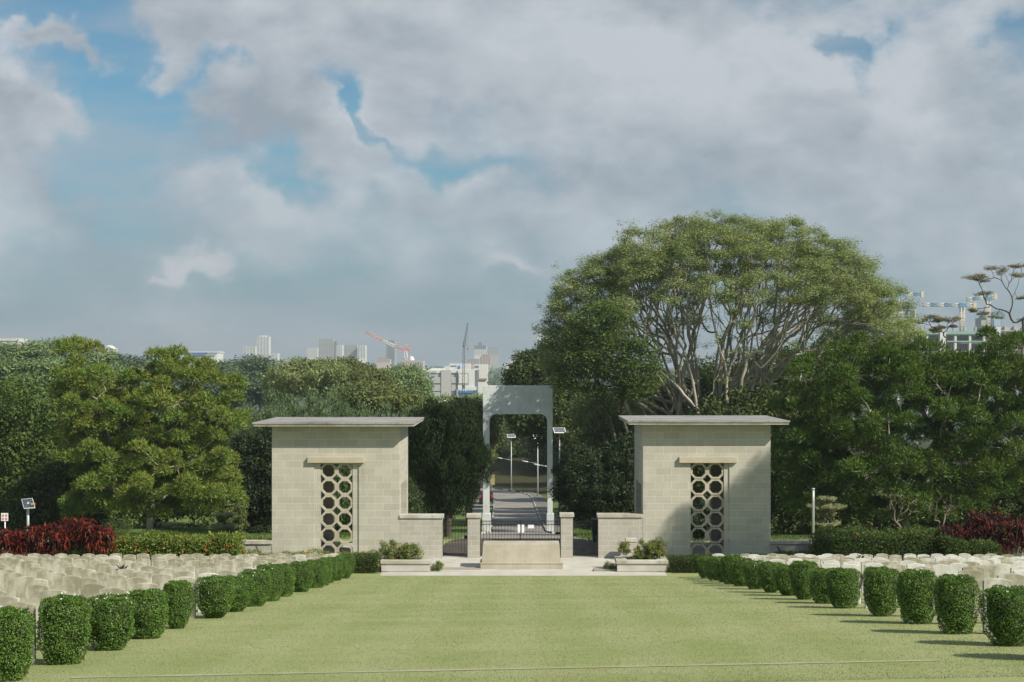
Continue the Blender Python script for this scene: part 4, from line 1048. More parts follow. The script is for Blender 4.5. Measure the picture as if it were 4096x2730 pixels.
bushy('broadleaf_tree', 'dark bushy tree low behind the pale stems of the rain tree', 2900, 128, [E(2760, 1590, 128, 260, 110, 4), E(3080, 1540, 128, 240, 130, 4), E(3330, 1480, 128, 160, 130, 3)], 230, 220, .3, M['L_dark'], 1.2)

# sparse flat-topped trees at upper right
def umbrella(name, label, px, fork, Y, pads, leaf, r0=.16, n=120, group='sparse flat-topped trees'):
    x = (px - CX) / F * Y; z0 = gz(x, Y); cl = []
    for (qx, qy, rx, ry) in pads:
        e = E(qx, qy, Y, rx, ry); m = max(3, int(rx / 9))
        for k in range(m): cl.append((e[0] + e[3] * (2 * (k + .5) / m - 1) * .8, Y + RNG.uniform(-1, 1) * e[3] * .7, e[2] + RNG.uniform(-.8, .8) * e[5], e[3] / m * 1.6 + .2, e[3] / m * 1.6 + .2, e[5] * RNG.uniform(.5, 1.1)))
    r = empty(name, (x, Y, z0)); tag(r, label, 'tree', group); cl = np.array(cl) - np.array([x, Y, z0, 0, 0, 0]); F0 = np.array(W(fork[0], fork[1], Y)) - np.array([x, Y, z0])
    np_mesh('crown', clump_leaves(cl, int(n * 1.8), .15, .5, 'flat'), 4, leaf, r)
    mb = MB(); mb.tube([(0, 0, -.2), tuple(F0 * .5 + np.array([.2, 0, 0])), tuple(F0)], [r0 * .9, r0 * .7, r0 * .55], 7)
    skeleton(mb, F0, cl[:, :3], r0 * .55, frac=.38, jit=.22, lift=-.16, rmin=.024, sides=6); mb.build('trunk', M['darkbark'], r)
    return r
umbrella('umbrella_tree', 'tall sparse tree with flat brown-green pads at upper right edge', 4130, (4088, 1400), 150,
         [(3905, 1105, 45, 12), (3925, 1120, 30, 8), (3990, 1082, 45, 14), (4070, 1062, 30, 10), (4068, 1102, 24, 7), (3935, 1178, 34, 10), (3890, 1243, 14, 6), (3932, 1252, 22, 10), (3985, 1270, 22, 6), (4140, 1100, 50, 14), (4090, 1190, 18, 6), (4170, 1180, 50, 12), (4100, 1280, 20, 8)], M['L_brown'], .22)
umbrella('umbrella_tree', 'small sparse flat-topped tree before the construction site', 3800, (3785, 1352), 140,
         [(3670, 1290, 26, 8), (3722, 1272, 36, 9), (3752, 1284, 24, 10), (3805, 1275, 36, 9), (3760, 1308, 22, 8), (3740, 1325, 16, 8), (3812, 1306, 10, 5)], M['L_brown'], .12)
umbrella('umbrella_tree', 'layered brown-green tree at right edge above the dark pine', 4030, (4035, 1450), 130,
         [(4000, 1360, 60, 14), (4060, 1385, 60, 14), (3990, 1400, 50, 12), (4085, 1345, 30, 10), (4050, 1430, 60, 14)], M['L_brown'], .14)
# ---------------------------------------------------------------- middle distance trees
def midtree(name, label, px, Y, ells, n, nleaf, size, leaf, crad, sep, flat=.45, style='flat', group=None, bark='darkbark'):
    return bushy(name, label, px, Y, ells, n, nleaf, size, M[leaf], crad, .3, sep, style, bark, group, flat=flat, asp=.5)
g1 = 'layered trees on the left hillside'
hill = [(60, 200, [(60, 1500, 150, 60), (40, 1560, 160, 60)], 'pale layered tree at the far left edge above the dark trees'),
        (210, 215, [(230, 1490, 150, 60), (160, 1540, 120, 60)], 'pale layered tree above the dark round trees, left of the pine'),
        (330, 190, [(340, 1580, 170, 50), (250, 1620, 150, 50)], 'layered green tree just above the dark trees at left'),
        (90, 260, [(60, 1410, 130, 40), (120, 1450, 120, 40)], 'layered hill tree under the distant white building at left'),
        (230, 270, [(230, 1395, 140, 34), (280, 1375, 70, 26), (330, 1430, 120, 40)], 'highest layered hill tree behind the pine top at left'),
        (440, 240, [(440, 1520, 130, 60), (520, 1590, 130, 60)], 'green layered tree behind the left pine crown'),
        (100, 180, [(110, 1640, 170, 50)], 'low layered tree right above the leftmost dark tree')]
for px, Y, el, lab in hill:
    midtree('albizia_tree', lab, px, Y, [E(a, b + 8, Y, rx, ry, 5) for a, b, rx, ry in el], 70, 260, .5, 'L_farpale', 2.5, 2.0, .38, group=g1)
g2 = 'dark flat-topped trees on the skyline'
for px, Y, el, lab in ((480, 300, [(460, 1435, 90, 22), (520, 1450, 100, 26)], 'dark skyline tree below the distant gabled house'),
                       (900, 300, [(860, 1475, 90, 30), (800, 1510, 120, 40)], 'dark skyline tree below the blue-roofed building'),
                       (1020, 320, [(1010, 1445, 85, 26), (1040, 1490, 90, 46)], 'dark flat-topped tree below the white tower blocks'),
                       (950, 280, [(900, 1540, 160, 50), (1060, 1540, 100, 50)], 'dark tree mass between left pine and conifer row'),
                       (640, 310, [(620, 1470, 120, 34), (720, 1500, 110, 40)], 'dark skyline tree behind the left pine top')):
    midtree('albizia_tree', lab, px, Y, [E(a, b + 16, Y, rx, ry, 6) for a, b, rx, ry in el], 65, 240, .7, 'L_far', 3.2, 2.5, .36, group=g2)
midtree('broadleaf_tree', 'bright pale green domed tree above the conifer row', 1200, 190, [E(1190, 1512, 190, 105, 58, 4), E(1290, 1482, 190, 95, 34, 4), E(1130, 1530, 190, 60, 50, 3)], 120, 230, .34, 'L_pale', 1.15, 1.35, .6, 'leaf')
midtree('broadleaf_tree', 'olive green twiggy domed tree left of the white mall', 1450, 195, [E(1390, 1500, 195, 120, 52, 4), E(1490, 1540, 195, 100, 48, 4), E(1350, 1540, 195, 90, 40, 3)], 120, 220, .34, 'L_olive', 1.1, 1.35, .6, 'leaf', bark='bark')
midtree('broadleaf_tree', 'grey-green tree in front of the white mall', 1630, 230, [E(1600, 1530, 230, 90, 50, 4), E(1660, 1560, 230, 50, 50, 3), E(1650, 1510, 230, 40, 30, 3)], 120, 190, .42, 'L_farpale', 1.5, 1.2, .6, 'leaf')
midtree('broadleaf_tree', 'low yellow-green tree right behind the conifer row', 1480, 130, [E(1450, 1585, 130, 100, 40, 3), E(1560, 1600, 130, 90, 34, 3)], 130, 190, .26, 'L_olive', .95, .7, .6, 'leaf')
midtree('broadleaf_tree', 'yellowish shrubby tree behind the blackish conifer', 1880, 120, [E(1860, 1660, 120, 90, 50, 2.5), E(1930, 1700, 120, 50, 70, 2)], 90, 190, .24, 'L_olive', .85, .7, .6, 'leaf')
midtree('broadleaf_tree', 'low green trees below the white mall', 1800, 300, [E(1780, 1630, 300, 130, 32, 6), E(1900, 1620, 300, 60, 30, 5)], 110, 180, .5, 'L_farpale', 1.8, 1.3, .6, 'leaf')
midtree('broadleaf_tree', 'dark tree on the right edge behind the pine top', 3900, 140, [E(3880, 1490, 140, 200, 45, 4), E(3450, 1450, 140, 200, 80, 4), E(4080, 1480, 140, 80, 50, 3)], 170, 200, .32, 'L_mid', 1.2, 1.0, .6, 'leaf')

def far_forest():
    cl = []
    for (ya, yb, n, r, nl, sz) in ((330, 560, 190, 5.0, 260, 1.0), (560, 1150, 330, 7, 120, 2.0), (1150, 3700, 1500, 13, 40, 4.6)):
        V = []
        for k in range(n):
            y = ya + (yb - ya) * RNG.random(); x = (RNG.random() * 2 - 1) * .39 * y
            px = CX + x / y * F
            if 930 < y < 1075 and 1540 < px < 1935: continue
            rr = r * (.7 + .6 * RNG.random())
            if 1500 < px < 1930 and y < 930: rr *= .6
            V.append((x, y, gz(x, y) + rr * .55, rr, rr, rr * .62))
        cl.append(clump_leaves(V, nl, sz, .7, 'leaf'))
    o = np_mesh('distant_woodland', np.concatenate(cl), 4, M['L_far']); tag(o, kind='stuff')
far_forest()

# ---------------------------------------------------------------- far buildings
def fmat(n, c, r=.7): return mat(n, c, r)
FW, FG, FD, FB, FP = fmat('far_white', (.62, .62, .60)), fmat('far_grey', (.36, .36, .35)), fmat('far_window', (.12, .14, .16), .3), fmat('far_blue', (.005, .2, .72)), fmat('far_pink', (.48, .40, .36))
FT = fmat('far_terracotta', (.35, .17, .11)); FGR = fmat('safety_net_green', (.22, .37, .30)); FC = fmat('raw_concrete', (.42, .41, .39))
def block(name, label, Y, boxes, cat='building', group=None):
    """boxes: (part, material, px0, px1, pytop, pybottom, front offset, depth); measured on the photograph"""
    zb = min(W(0, b[5], Y)[2] for b in boxes); x = sum(W(b[2], 0, Y)[0] + W(b[3], 0, Y)[0] for b in boxes) / 2 / len(boxes)
    g = gz(x, Y) - 1; O = (x, Y, g); r = empty(name, O); tag(r, label, cat, group)
    for b in boxes:
        p, m, x0, x1, y0, y1, off, dep = b[:8]
        X0, X1, Z1, Z0 = W(x0, 0, Y)[0] - x, W(x1, 0, Y)[0] - x, W(0, y0, Y)[2] - g, W(0, y1, Y)[2] - g
        if len(b) > 8: Z0 = min(Z0, 0)
        mb = MB(); mb.box(X0, X1, off, off + dep, Z0, Z1); mb.build(p, m, r)
    return r
def tower(label, Y, x0, x1, y0, y1, m, floors, cols, group='distant tower blocks', extra=()):
    bs = [('wall', m, x0, x1, y0, y1, 0, 22, 1)] + list(extra)
    r = block('tower_block', label, Y, bs, 'tower block', group)
    x = r.location.x; g = r.location.z; X0, X1 = W(x0, 0, Y)[0] - x, W(x1, 0, Y)[0] - x; Z1, Z0 = W(0, y0, Y)[2] - g, W(0, y1, Y)[2] - g
    w = (X1 - X0) / cols; h = (Z1 - Z0) / floors
    for c in range(cols):
        mb = MB()
        for f in range(floors): mb.box(X0 + w * (c + .22), X0 + w * (c + .78), -.25, .1, Z0 + h * (f + .25), Z0 + h * (f + .7))
        mb.build('window_column', FD, r)
tower('slim white tower block, tallest on the left skyline', 3000, 1027, 1076, 1347, 1425, FW, 16, 4, extra=[('penthouse', FW, 1038, 1064, 1343, 1347, 3, 12)])
tower('low white block left of the slim white tower', 3050, 974, 1022, 1387, 1425, FW, 8, 4)
tower('short pale block right of the slim white tower', 2900, 1089, 1111, 1414, 1448, FW, 6, 2)
tower('broad grey-white tower left of the paired slabs', 2700, 1274, 1333, 1356, 1432, FG, 16, 6, extra=[('side_tower', FD, 1334, 1344, 1366, 1432, 4, 15, 1)])
tower('white slab block touching the broad grey tower', 2650, 1345, 1369, 1381, 1432, FW, 11, 3)
tower('faint pale block left of the broad grey tower', 3100, 1226, 1270, 1392, 1432, FW, 7, 5)
tower('wide pale slab block of the skyline pair', 2600, 1377, 1428, 1381, 1432, FG, 11, 6)
tower('bright white slab block of the skyline pair', 2580, 1430, 1462, 1382, 1434, FW, 11, 3)
tower('dark grey twin tower behind the red crane', 2800, 1541, 1582, 1366, 1442, FG, 18, 3, extra=[('dark_core', FD, 1552, 1576, 1363, 1442, -.4, 5, 1)])
tower('distant block with dark rooftop right of the dark crane', 3200, 1897, 1947, 1384, 1420, FW, 8, 6, extra=[('dark_rooftop', FD, 1897, 1945, 1382, 1395, -1, 12), ('roof_tank', FD, 1913, 1927, 1369, 1382, 2, 9)])
tower('distant pale rounded block right of the dark-roofed block', 3300, 1952, 1994, 1389, 1420, FG, 8, 5)
tower('pinkish apartment block below the distant dark-roofed block', 2000, 1870, 1918, 1436, 1458, FP, 5, 7, 'apartment blocks')
tower('cream apartment block with red roof at hill edge', 1950, 1919, 1963, 1427, 1460, FP, 7, 4, 'apartment blocks', extra=[('roof', FT, 1925, 1955, 1420, 1427, 2, 12)])
tower('pinkish low building with red roof left of the domed hall', 2100, 1508, 1560, 1438, 1450, FP, 2, 6, 'low hillside buildings', extra=[('roof', FT, 1512, 1550, 1434, 1438, 2, 12)])
r = block('domed_building', 'pale domed hall with tall vertical ribs behind the mall', 1500, [('wall', FP, 1599, 1693, 1444, 1482, 0, 25, 1)])
x = r.location.x; g = r.location.z
for k in range(14):
    X = W(1602 + k * 6.8, 0, 1500)[0] - x; mb = MB(); mb.box(X - .25, X + .45, -.5, 0, W(0, 1480, 1500)[2] - g, W(0, 1446, 1500)[2] - g); mb.build('rib', FG, r)
mb = MB(); xc = W(1643, 0, 1500)[0] - x; zc = W(0, 1442, 1500)[2] - g; m = 12
vs = [(xc + 3.2 * math.cos(q) * math.cos(2 * PI * i / m), 9 + 3.2 * math.cos(q) * math.sin(2 * PI * i / m), zc + 4.5 * math.sin(q)) for q in (0, .4, .8, 1.2, 1.5) for i in range(m)]
mb.add(vs, [(i + j * m, (i + 1) % m + j * m, (i + 1) % m + (j + 1) * m, i + (j + 1) * m) for j in range(4) for i in range(m)] + [tuple(range(4 * m, 5 * m))], True); mb.build('dome', FW, r)

# white shopping block
Ym = 1000
bs = [('main_wall', FG, 1566, 1830, 1491, 1592, .5, 60, 1), ('white_parapet', FW, 1566, 1764, 1481, 1493, 0, 60), ('grey_pier', FC, 1765, 1805, 1482, 1596, -1, 20, 1),
      ('white_wing', FW, 1832, 1898, 1481, 1560, -1.5, 50), ('white_band', FW, 1805, 1832, 1481, 1492, -.5, 40), ('white_base', FW, 1832, 1905, 1548, 1562, -2.5, 40),
      ('blue_canopy', FB, 1834, 1893, 1565, 1571, -3, 6), ('shopfront', FD, 1834, 1893, 1571, 1587, -2, 6), ('shopfront', FD, 1806, 1826, 1567, 1590, -.7, 4), ('base_wall', FG, 1805, 1895, 1588, 1600, -3, 30, 1),
      ('column', FC, 1827, 1833, 1560, 1596, -2.6, 4, 1), ('right_side', FD, 1898, 1908, 1482, 1555, 4, 45, 1), ('picture_frame', FG, 1833, 1876, 1492, 1540, -1.8, .4), ('picture_panel', FW, 1836, 1870, 1498, 1534, -2.1, .4),
      ('roof_terrace', FG, 1727, 1745, 1485, 1493, -.2, 10), ('roof_box', FW, 1720, 1772, 1475, 1481, 8, 20)]
r = block('shopping_building', 'large white and grey shopping building with louvred panels and blue canopy', Ym, bs)
x = r.location.x; g = r.location.z
for (xa, xb) in ((1694, 1720), (1724, 1764), (1806, 1826)):
    for (ya, yb) in ((1509, 1533), (1539, 1564), (1569, 1588)):
        if xa == 1806 and ya == 1569: continue
        f = MB(); X0, X1, Z1, Z0 = W(xa, 0, Ym)[0] - x, W(xb, 0, Ym)[0] - x, W(0, ya, Ym)[2] - g, W(0, yb, Ym)[2] - g
        f.box(X0, X1, -.15, .5, Z0, Z1); o = f.build('louvre_backing', FD, r); f = MB(); n = 7
        for k in range(n): z = Z0 + (Z1 - Z0) * k / n; f.box(X0, X1, -.5, -.15, z, z + (Z1 - Z0) / n * .62)
        f.build('louvres', FW, o)
block('white_building', 'white flat-roofed offices right behind the shopping building', 1200, [('wall', FW, 1798, 1880, 1455, 1482, 0, 20, 1), ('wing', FW, 1779, 1800, 1465, 1482, -3, 20, 1), ('blue_panel', FB, 1832, 1841, 1464, 1474, -.5, 1), ('window_band', FD, 1802, 1826, 1463, 1466, -.4, 1)], group='white buildings beyond the mall')
block('white_building', 'white low building right of the dark crane', 1250, [('wall', FW, 1896, 1950, 1458, 1482, 0, 20, 1), ('window_band', FD, 1900, 1915, 1464, 1470, -.4, 1)], group='white buildings beyond the mall')
block('white_church', 'small white turreted building left of the dark domed tree', 1300, [('nave', FW, 2019, 2057, 1460, 1480, 0, 15, 1), ('turret', FW, 2024, 2030, 1450, 1460, 0, 4), ('turret', FW, 2040, 2050, 1442, 1460, 0, 6), ('side_block', FW, 2050, 2058, 1455, 1480, -1, 8, 1)])
block('white_building', 'small white house in trees below the turreted building', 900, [('wall', FW, 1912, 1945, 1520, 1535, 0, 12, 1), ('roof', FT, 1910, 1947, 1515, 1520, -1, 14)], group='white buildings beyond the mall')
r = block('office_building', 'white office block with tall lift tower beside the rain tree', 700, [('lift_tower', FW, 2149, 2165, 1335, 1450, 0, 10, 1), ('wall', FW, 2158, 2222, 1362, 1392, -1, 18), ('lower_wall', FG, 2160, 2300, 1396, 1450, 0, 18, 1), ('ledge', FW, 2156, 2300, 1392, 1396, -2, 20), ('side_wall', FD, 2150, 2158, 1360, 1396, -1.2, 12)])
x = r.location.x; g = r.location.z
for (xa, ya) in ((2167, 1370), (2179, 1370), (2183, 1370), (2187, 1370), (2167, 1384), (2171, 1384), (2175, 1384), (2179, 1384), (2183, 1384)):
    f = MB(); f.box(W(xa, 0, 700)[0] - x, W(xa + 2.5, 0, 700)[0] - x, -1.3, -.9, W(0, ya + 4, 700)[2] - g, W(0, ya, 700)[2] - g); f.build('window', FD, r)
block('white_building', 'long white building on the left horizon above the hill trees', 1500, [('wall', FW, -60, 77, 1357, 1380, 0, 30, 1), ('roof', FG, -60, 60, 1352, 1357, 2, 26), ('window_band', FD, -60, 72, 1364, 1367, -.4, 1)])
r = block('gabled_house', 'distant white house gable on the left skyline', 1300, [('wall', FW, 405, 452, 1396, 1420, 0, 15, 1)])
x = r.location.x; g = r.location.z; f = MB(); f.prism([(W(402, 0, 1300)[0] - x, W(0, 1398, 1300)[2] - g), (W(455, 0, 1300)[0] - x, W(0, 1398, 1300)[2] - g), (W(430, 0, 1300)[0] - x, W(0, 1382, 1300)[2] - g)], -.5, 15); f.build('gable', FW, r)
f = MB(); f.box(W(427, 0, 1300)[0] - x, W(433, 0, 1300)[0] - x, -.8, -.3, W(0, 1399, 1300)[2] - g, W(0, 1391, 1300)[2] - g); f.build('window', FD, r)
block('blue_roof_building', 'low long white building with blue band on left skyline', 1400, [('wall', FW, 690, 868, 1415, 1445, 0, 30, 1), ('blue_band', FB, 745, 822, 1411, 1419, -.8, 10), ('blue_band', FB, 640, 690, 1413, 1419, -.8, 10), ('roof', FW, 640, 872, 1407, 1411, -1.5, 32), ('window_band', FD, 760, 860, 1422, 1426, -.6, 1)])
r = block('white_house', 'white roofed house seen through the top of the arch', 330, [('wall', FW, 2038, 2082, 1684, 1710, 0, 10, 1)])
x = r.location.x; g = r.location.z; f = MB(); f.add([(W(2036, 0, 330)[0] - x, -.5, W(0, 1684, 330)[2] - g), (W(2084, 0, 330)[0] - x, -.5, W(0, 1684, 330)[2] - g), (W(2076, 0, 330)[0] - x, 5, W(0, 1660, 330)[2] - g), (W(2046, 0, 330)[0] - x, 5, W(0, 1660, 330)[2] - g),
    (W(2036, 0, 330)[0] - x, 10.5, W(0, 1684, 330)[2] - g), (W(2084, 0, 330)[0] - x, 10.5, W(0, 1684, 330)[2] - g)], [(0, 1, 2, 3), (1, 5, 2), (5, 4, 3, 2), (4, 0, 3), (0, 4, 5, 1)]); f.build('roof', FG, r)
block('low_wall_far', 'long white barrier line seen through the arch', 330, [('barrier', FW, 1984, 2070, 1694, 1698, 0, .5, 1)], 'barrier')

# construction site on the right
bs = [('green_net', FGR, 3560, 3980, 1326, 1338, -1, 1), ('green_net', FGR, 3760, 3960, 1364, 1369, -.6, 1), ('floor_slab', FC, 3560, 3985, 1338, 1342, 0, 40), ('floor_slab', FW, 3850, 3985, 1369, 1376, 0, 40), ('floor_slab', FC, 3560, 3985, 1405, 1412, 0, 40),
      ('dark_interior', fmat('dark_interior', (.16, .19, .20)), 3560, 3985, 1342, 1410, 8, 2, 1), ('big_column', FW, 3757, 3780, 1325, 1440, -1.5, 3, 1), ('big_column', FW, 3979, 3999, 1308, 1440, -1.5, 3, 1)]
for px in (3705, 3818, 3876, 3933, 3645, 3590): bs.append(('column', FW, px, px + 8, 1342, 1440, -.3, 2, 1))
for k in range(26):
    px = 3600 + k * 14.6; bs.append(('column_stub', FC, px, px + 6, 1326 - R2.uniform(8, 26), 1326, 2 + (k % 3) * 6, 2))
block('construction_site', 'concrete building shell with green netting below the tower cranes', 700, bs)
bs = [('wall', FG, 4002, 4200, 1308, 1440, 2, 30, 1)] + [('floor_slab', FC, 4000, 4200, 1322 + 19 * k, 1326 + 19 * k, 0, 30) for k in range(5)] + [('dark_bay', FD, 4030, 4200, 1330 + 19 * k, 1338 + 19 * k, 1.2, 1) for k in range(4)] + [('column', FC, px, px + 6, 1304, 1440, .5, 2, 1) for px in (4020, 4058, 4096)]
block('construction_block', 'grey unfinished concrete block at the right picture edge', 720, bs)
block('tower_block', 'tall pale unfinished tower seen beside the rain tree edge', 1500, [('wall', FG, 3634, 3662, 1245, 1330, 0, 15, 1), ('core', FD, 3642, 3655, 1240, 1325, -.6, 3), ('white_edge', FW, 3658, 3663, 1236, 1330, -1, 8)], 'tower block')
r = block('tower_block', 'blue-grey round-topped tower at the right behind construction', 1400, [('wall', fmat('blue_glass', (.16, .27, .34), .3), 3970, 4008, 1262, 1320, 0, 12, 1), ('wall_front', fmat('pale_glass', (.3, .42, .5), .3), 3975, 4002, 1275, 1306, -.6, 1)], 'tower block')
x = r.location.x; g = r.location.z; f = MB(); f.prism([(W(3996 + 26 * math.cos(a), 0, 1400)[0] - x, W(0, 1264 - 19 * math.sin(a), 1400)[2] - g) for a in [PI * k / 10 for k in range(11)]], .4, 11); f.build('round_roof', fmat('blue_roof', (.10, .17, .2)), r)
block('tower_block', 'dark stepped tower top behind the right crane mast', 900, [('wall', FG, 3925, 3962, 1272, 1330, 0, 12, 1), ('cap', FD, 3930, 3955, 1264, 1276, -.6, 8)], 'tower block')

# cranes: lattice booms
def lattice(mb, a, b, w0, w1, n, t):
    a, b = Vector(a), Vector(b); d = (b - a).normalized(); u = d.cross(Vector((0, 1, 0))); 
    u.normalize(); v = Vector((0, 1, 0))
    def P(i, s, q):
        f = i / n; w = w0 + (w1 - w0) * f; return a + (b - a) * f + u * (w / 2 * s) + v * (w / 2 * q)
    for s, q in ((-1, -1), (1, -1), (1, 1), (-1, 1)): mb.tube([P(0, s, q), P(n, s, q)], t, 4)
    for i in range(n):
        sg = 1 if i % 2 else -1
        for q in (-1, 1): mb.tube([P(i, sg, q), P(i + 1, -sg, q)], t * .7, 3)
def crane_pts(Y, O): return lambda px, py: tuple(Vector(W(px, py, Y)) - Vector(O))
CR, CW_, CDK = fmat('crane_red', (.58, .25, .20)), fmat('crane_white', (.65, .63, .6)), fmat('crane_dark', (.06, .075, .075))
CY_, CBL = fmat('crane_cream', (.60, .57, .48)), fmat('crane_blue', (.10, .25, .38))
Y = 1100; O = (W(1636, 0, Y)[0], Y, gz(-87, Y)); r = empty('luffing_crane', O); tag(r, 'red and white luffing crane leaning above the shopping building', 'crane'); p_ = crane_pts(Y, O)
for a, b, m, nm_ in (((1635, 1600), (1628, 1482), CW_, 'mast'), ((1628, 1482), (1626, 1455), CR, 'mast_section'), ((1626, 1455), (1622, 1405), CW_, 'mast_section')):
    mb = MB(); lattice(mb, p_(*a), p_(*b), 2, 2, 8, .22); mb.build(nm_, m, r)
for a, b, m in (((1622, 1400), (1580, 1386), CR), ((1580, 1386), (1530, 1363), CW_), ((1530, 1363), (1462, 1328), CR)):
    mb = MB(); lattice(mb, p_(*a), p_(*b), 1.9, 1.5, 9, .22); mb.build('jib_section', m, r)
mb = MB(); mb.tube([p_(1622, 1402), p_(1629, 1378)], .25, 4); mb.tube([p_(1629, 1378), p_(1640, 1396)], .2, 4); mb.tube([p_(1629, 1378), p_(1608, 1397)], .18, 4); mb.build('head_frame', CR, r)
mb = MB(); lattice(mb, p_(1622, 1402), p_(1645, 1396), 1.5, 1.5, 4, .2); mb.build('counter_jib', CR, r)
mb = MB(); c = p_(1620, 1404); mb.box(c[0] - 1.6, c[0] + 1.4, -1, 1, c[2] - 1.2, c[2] + 1); mb.build('cab', CR, r)
Y = 960; O = (W(1854, 0, Y)[0], Y, gz(-39, Y)); r = empty('crawler_crane', O); tag(r, 'dark slender lattice crane standing before the shopping building', 'crane'); p_ = crane_pts(Y, O)
mb = MB(); lattice(mb, p_(1853, 1585), p_(1856, 1392), 1.3, 1.3, 26, .16); mb.build('mast', CDK, r)
mb = MB(); lattice(mb, p_(1855, 1392), p_(1871, 1293), 1.35, .5, 20, .15); mb.build('boom', CDK, r)
mb = MB(); mb.tube([p_(1871, 1295), p_(1871.5, 1412)], .05, 3); c = p_(1871.5, 1396); mb.box(c[0] - .3, c[0] + .3, -.3, .3, c[2] - .8, c[2] + .5); mb.build('hook_line', CDK, r)
mb = MB(); mb.tube([p_(1855, 1392), p_(1853, 1370)], .18, 4); c = p_(1854, 1549); mb.box(c[0] - 1, c[0] + 1, -.9, .9, c[2] - 1, c[2] + 1.4); mb.build('mast_head', CDK, r)
mb = MB(); c = p_(1856, 1584); mb.box(c[0] - 2.5, c[0] + 2.5, -1.5, 1.5, c[2] - 2.5, c[2] + .8); mb.build('cab', fmat('crane_base_blue', (.04, .14, .2)), r)
Y = 900; O = (W(1715, 0, Y)[0], Y, gz(-58, Y)); r = empty('boom_lift', O); tag(r, 'small blue boom lift raised against the louvred panels', 'boom lift'); p_ = crane_pts(Y, O)
mb = MB(); mb.tube([p_(1716, 1585), p_(1712, 1570), p_(1725, 1523), p_(1727, 1510)], .28, 5); mb.build('boom', fmat('lift_blue', (.05, .2, .28)), r)
mb = MB(); c = p_(1731, 1509); mb.box(c[0] - 1, c[0] + 1, -.6, .6, c[2] - .7, c[2] + .6); mb.build('basket', fmat('lift_green', (.04, .15, .15)), r)
def hammer(Y, mx, mtop, mbot, jib, seg, cw, label, mw=14):
    O = (W(mx, 0, Y)[0], Y, gz(W(mx, 0, Y)[0], Y)); r = empty('tower_crane', O); tag(r, label, 'crane', 'tower cranes over the construction site'); p_ = crane_pts(Y, O)
    mb = MB(); w = mw / F * Y; lattice(mb, p_(mx, mbot), p_(mx, mtop), w, w, 12, .28); mb.build('mast', CY_, r)
    xa, ya, xb, yb = jib
    for k in range(seg):
        a = (xa + (xb - xa) * k / seg, ya + (yb - ya) * k / seg); b = (xa + (xb - xa) * (k + 1) / seg, ya + (yb - ya) * (k + 1) / seg)
        mb = MB(); lattice(mb, p_(*a), p_(*b), 1.5, 1.5, 4, .26); mb.build('jib_section', CY_ if k % 2 == 0 else CBL, r)
    mb = MB(); c = p_(cw[0], cw[1]); mb.box(c[0] - .9, c[0] + .9, -1, 1, c[2] - 2.2, c[2] + 1.6); mb.build('counterweight', fmat('crane_yellow', (.58, .52, .36)), r)
    mb = MB(); c = p_(mx, (ya + yb) / 2 + 2); mb.box(c[0] - 2, c[0] + 2, -1.2, 1.2, c[2] - 1.2, c[2] + .8); mb.build('slewing_unit', CBL, r)
hammer(800, 3849, 1230, 1335, (3690, 1220, 3890, 1221), 7, (3898, 1222), 'nearest tower crane with blue and cream level jib, right skyline')
hammer(850, 3953, 1195, 1330, (3866, 1199, 3975, 1186), 5, (3981, 1185), 'tower crane with short jib behind the sparse flat-topped tree', 11)
hammer(900, 3600, 1185, 1330, (3560, 1186, 3680, 1176), 4, (3688, 1177), 'tower crane partly hidden by the rain tree edge', 12)
# street lamps beyond the trees
for (xa, xb, py, Y, lab) in ((1738, 1788, 1603, 170, 'white street lamp head above the blackish conifer'), (1868, 1878, 1618, 260, 'small street lamp head left of the arch top'), (1895, 1925, 1600, 300, 'far street lamp arm by the distant road')):
    x = W(xa, 0, Y)[0]; z0 = gz(x, Y); O = (x, Y, z0); r = empty('street_lamp', O); tag(r, lab, 'street lamp', 'far street lamps'); H = W(0, py + 8, Y)[2] - z0; L = W(xb, 0, Y)[0] - x
    mb = MB(); mb.tube([(0, 0, -.2), (0, 0, H * .9), (L * .12, 0, H), (L * .72, 0, H + .16)], [.08, .06, .045, .04], 6); mb.build('pole', M['galv'], r)
    mb = MB(); mb.tube([(L * .7, 0, H + .16), (L, 0, H + .22)], [.07, .1], 6); mb.build('lamp_head', M['white'], r)

# trees right of the picture: only their shade reaches the right pavilion
bushy('broadleaf_tree', 'tall tree beyond the right picture edge shading the right pavilion', 4900, 47.5,
      [(22.9, 47.5, 7.5, 1.7, 1.3, 1.9), (21.4, 47.5, 6.9, 1.3, 1.1, 1.3), (20.4, 47.5, 6.4, 1.0, .9, 1.0), (19.9, 47.4, 6.5, 1.15, .9, 1.1), (19.3, 47.4, 6.0, .9, .8, .9), (23.6, 47.6, 9.0, 1.0, 1, 1.2)], 95, 210, .15, M['L_mid'], .5, .3, .5)

# ---------------------------------------------------------------- haze
mb = MB(); mb.box(-2620, 2620, -90, 4700, -37, 84)
hm = bpy.data.materials.new('haze_air'); hm.use_nodes = True; t = NT(hm.node_tree)
t.n.remove(t.n['Principled BSDF']); pv = t.new('ShaderNodeVolumePrincipled'); pv.inputs['Color'].default_value = (.80, .88, .93, 1)
pv.inputs['Density'].default_value = HAZE; pv.inputs['Anisotropy'].default_value = .2
t.l.new(pv.outputs[0], t.n['Material Output'].inputs['Volume'])
if HAZE > 0: tag(mb.build('haze', hm), kind='stuff')
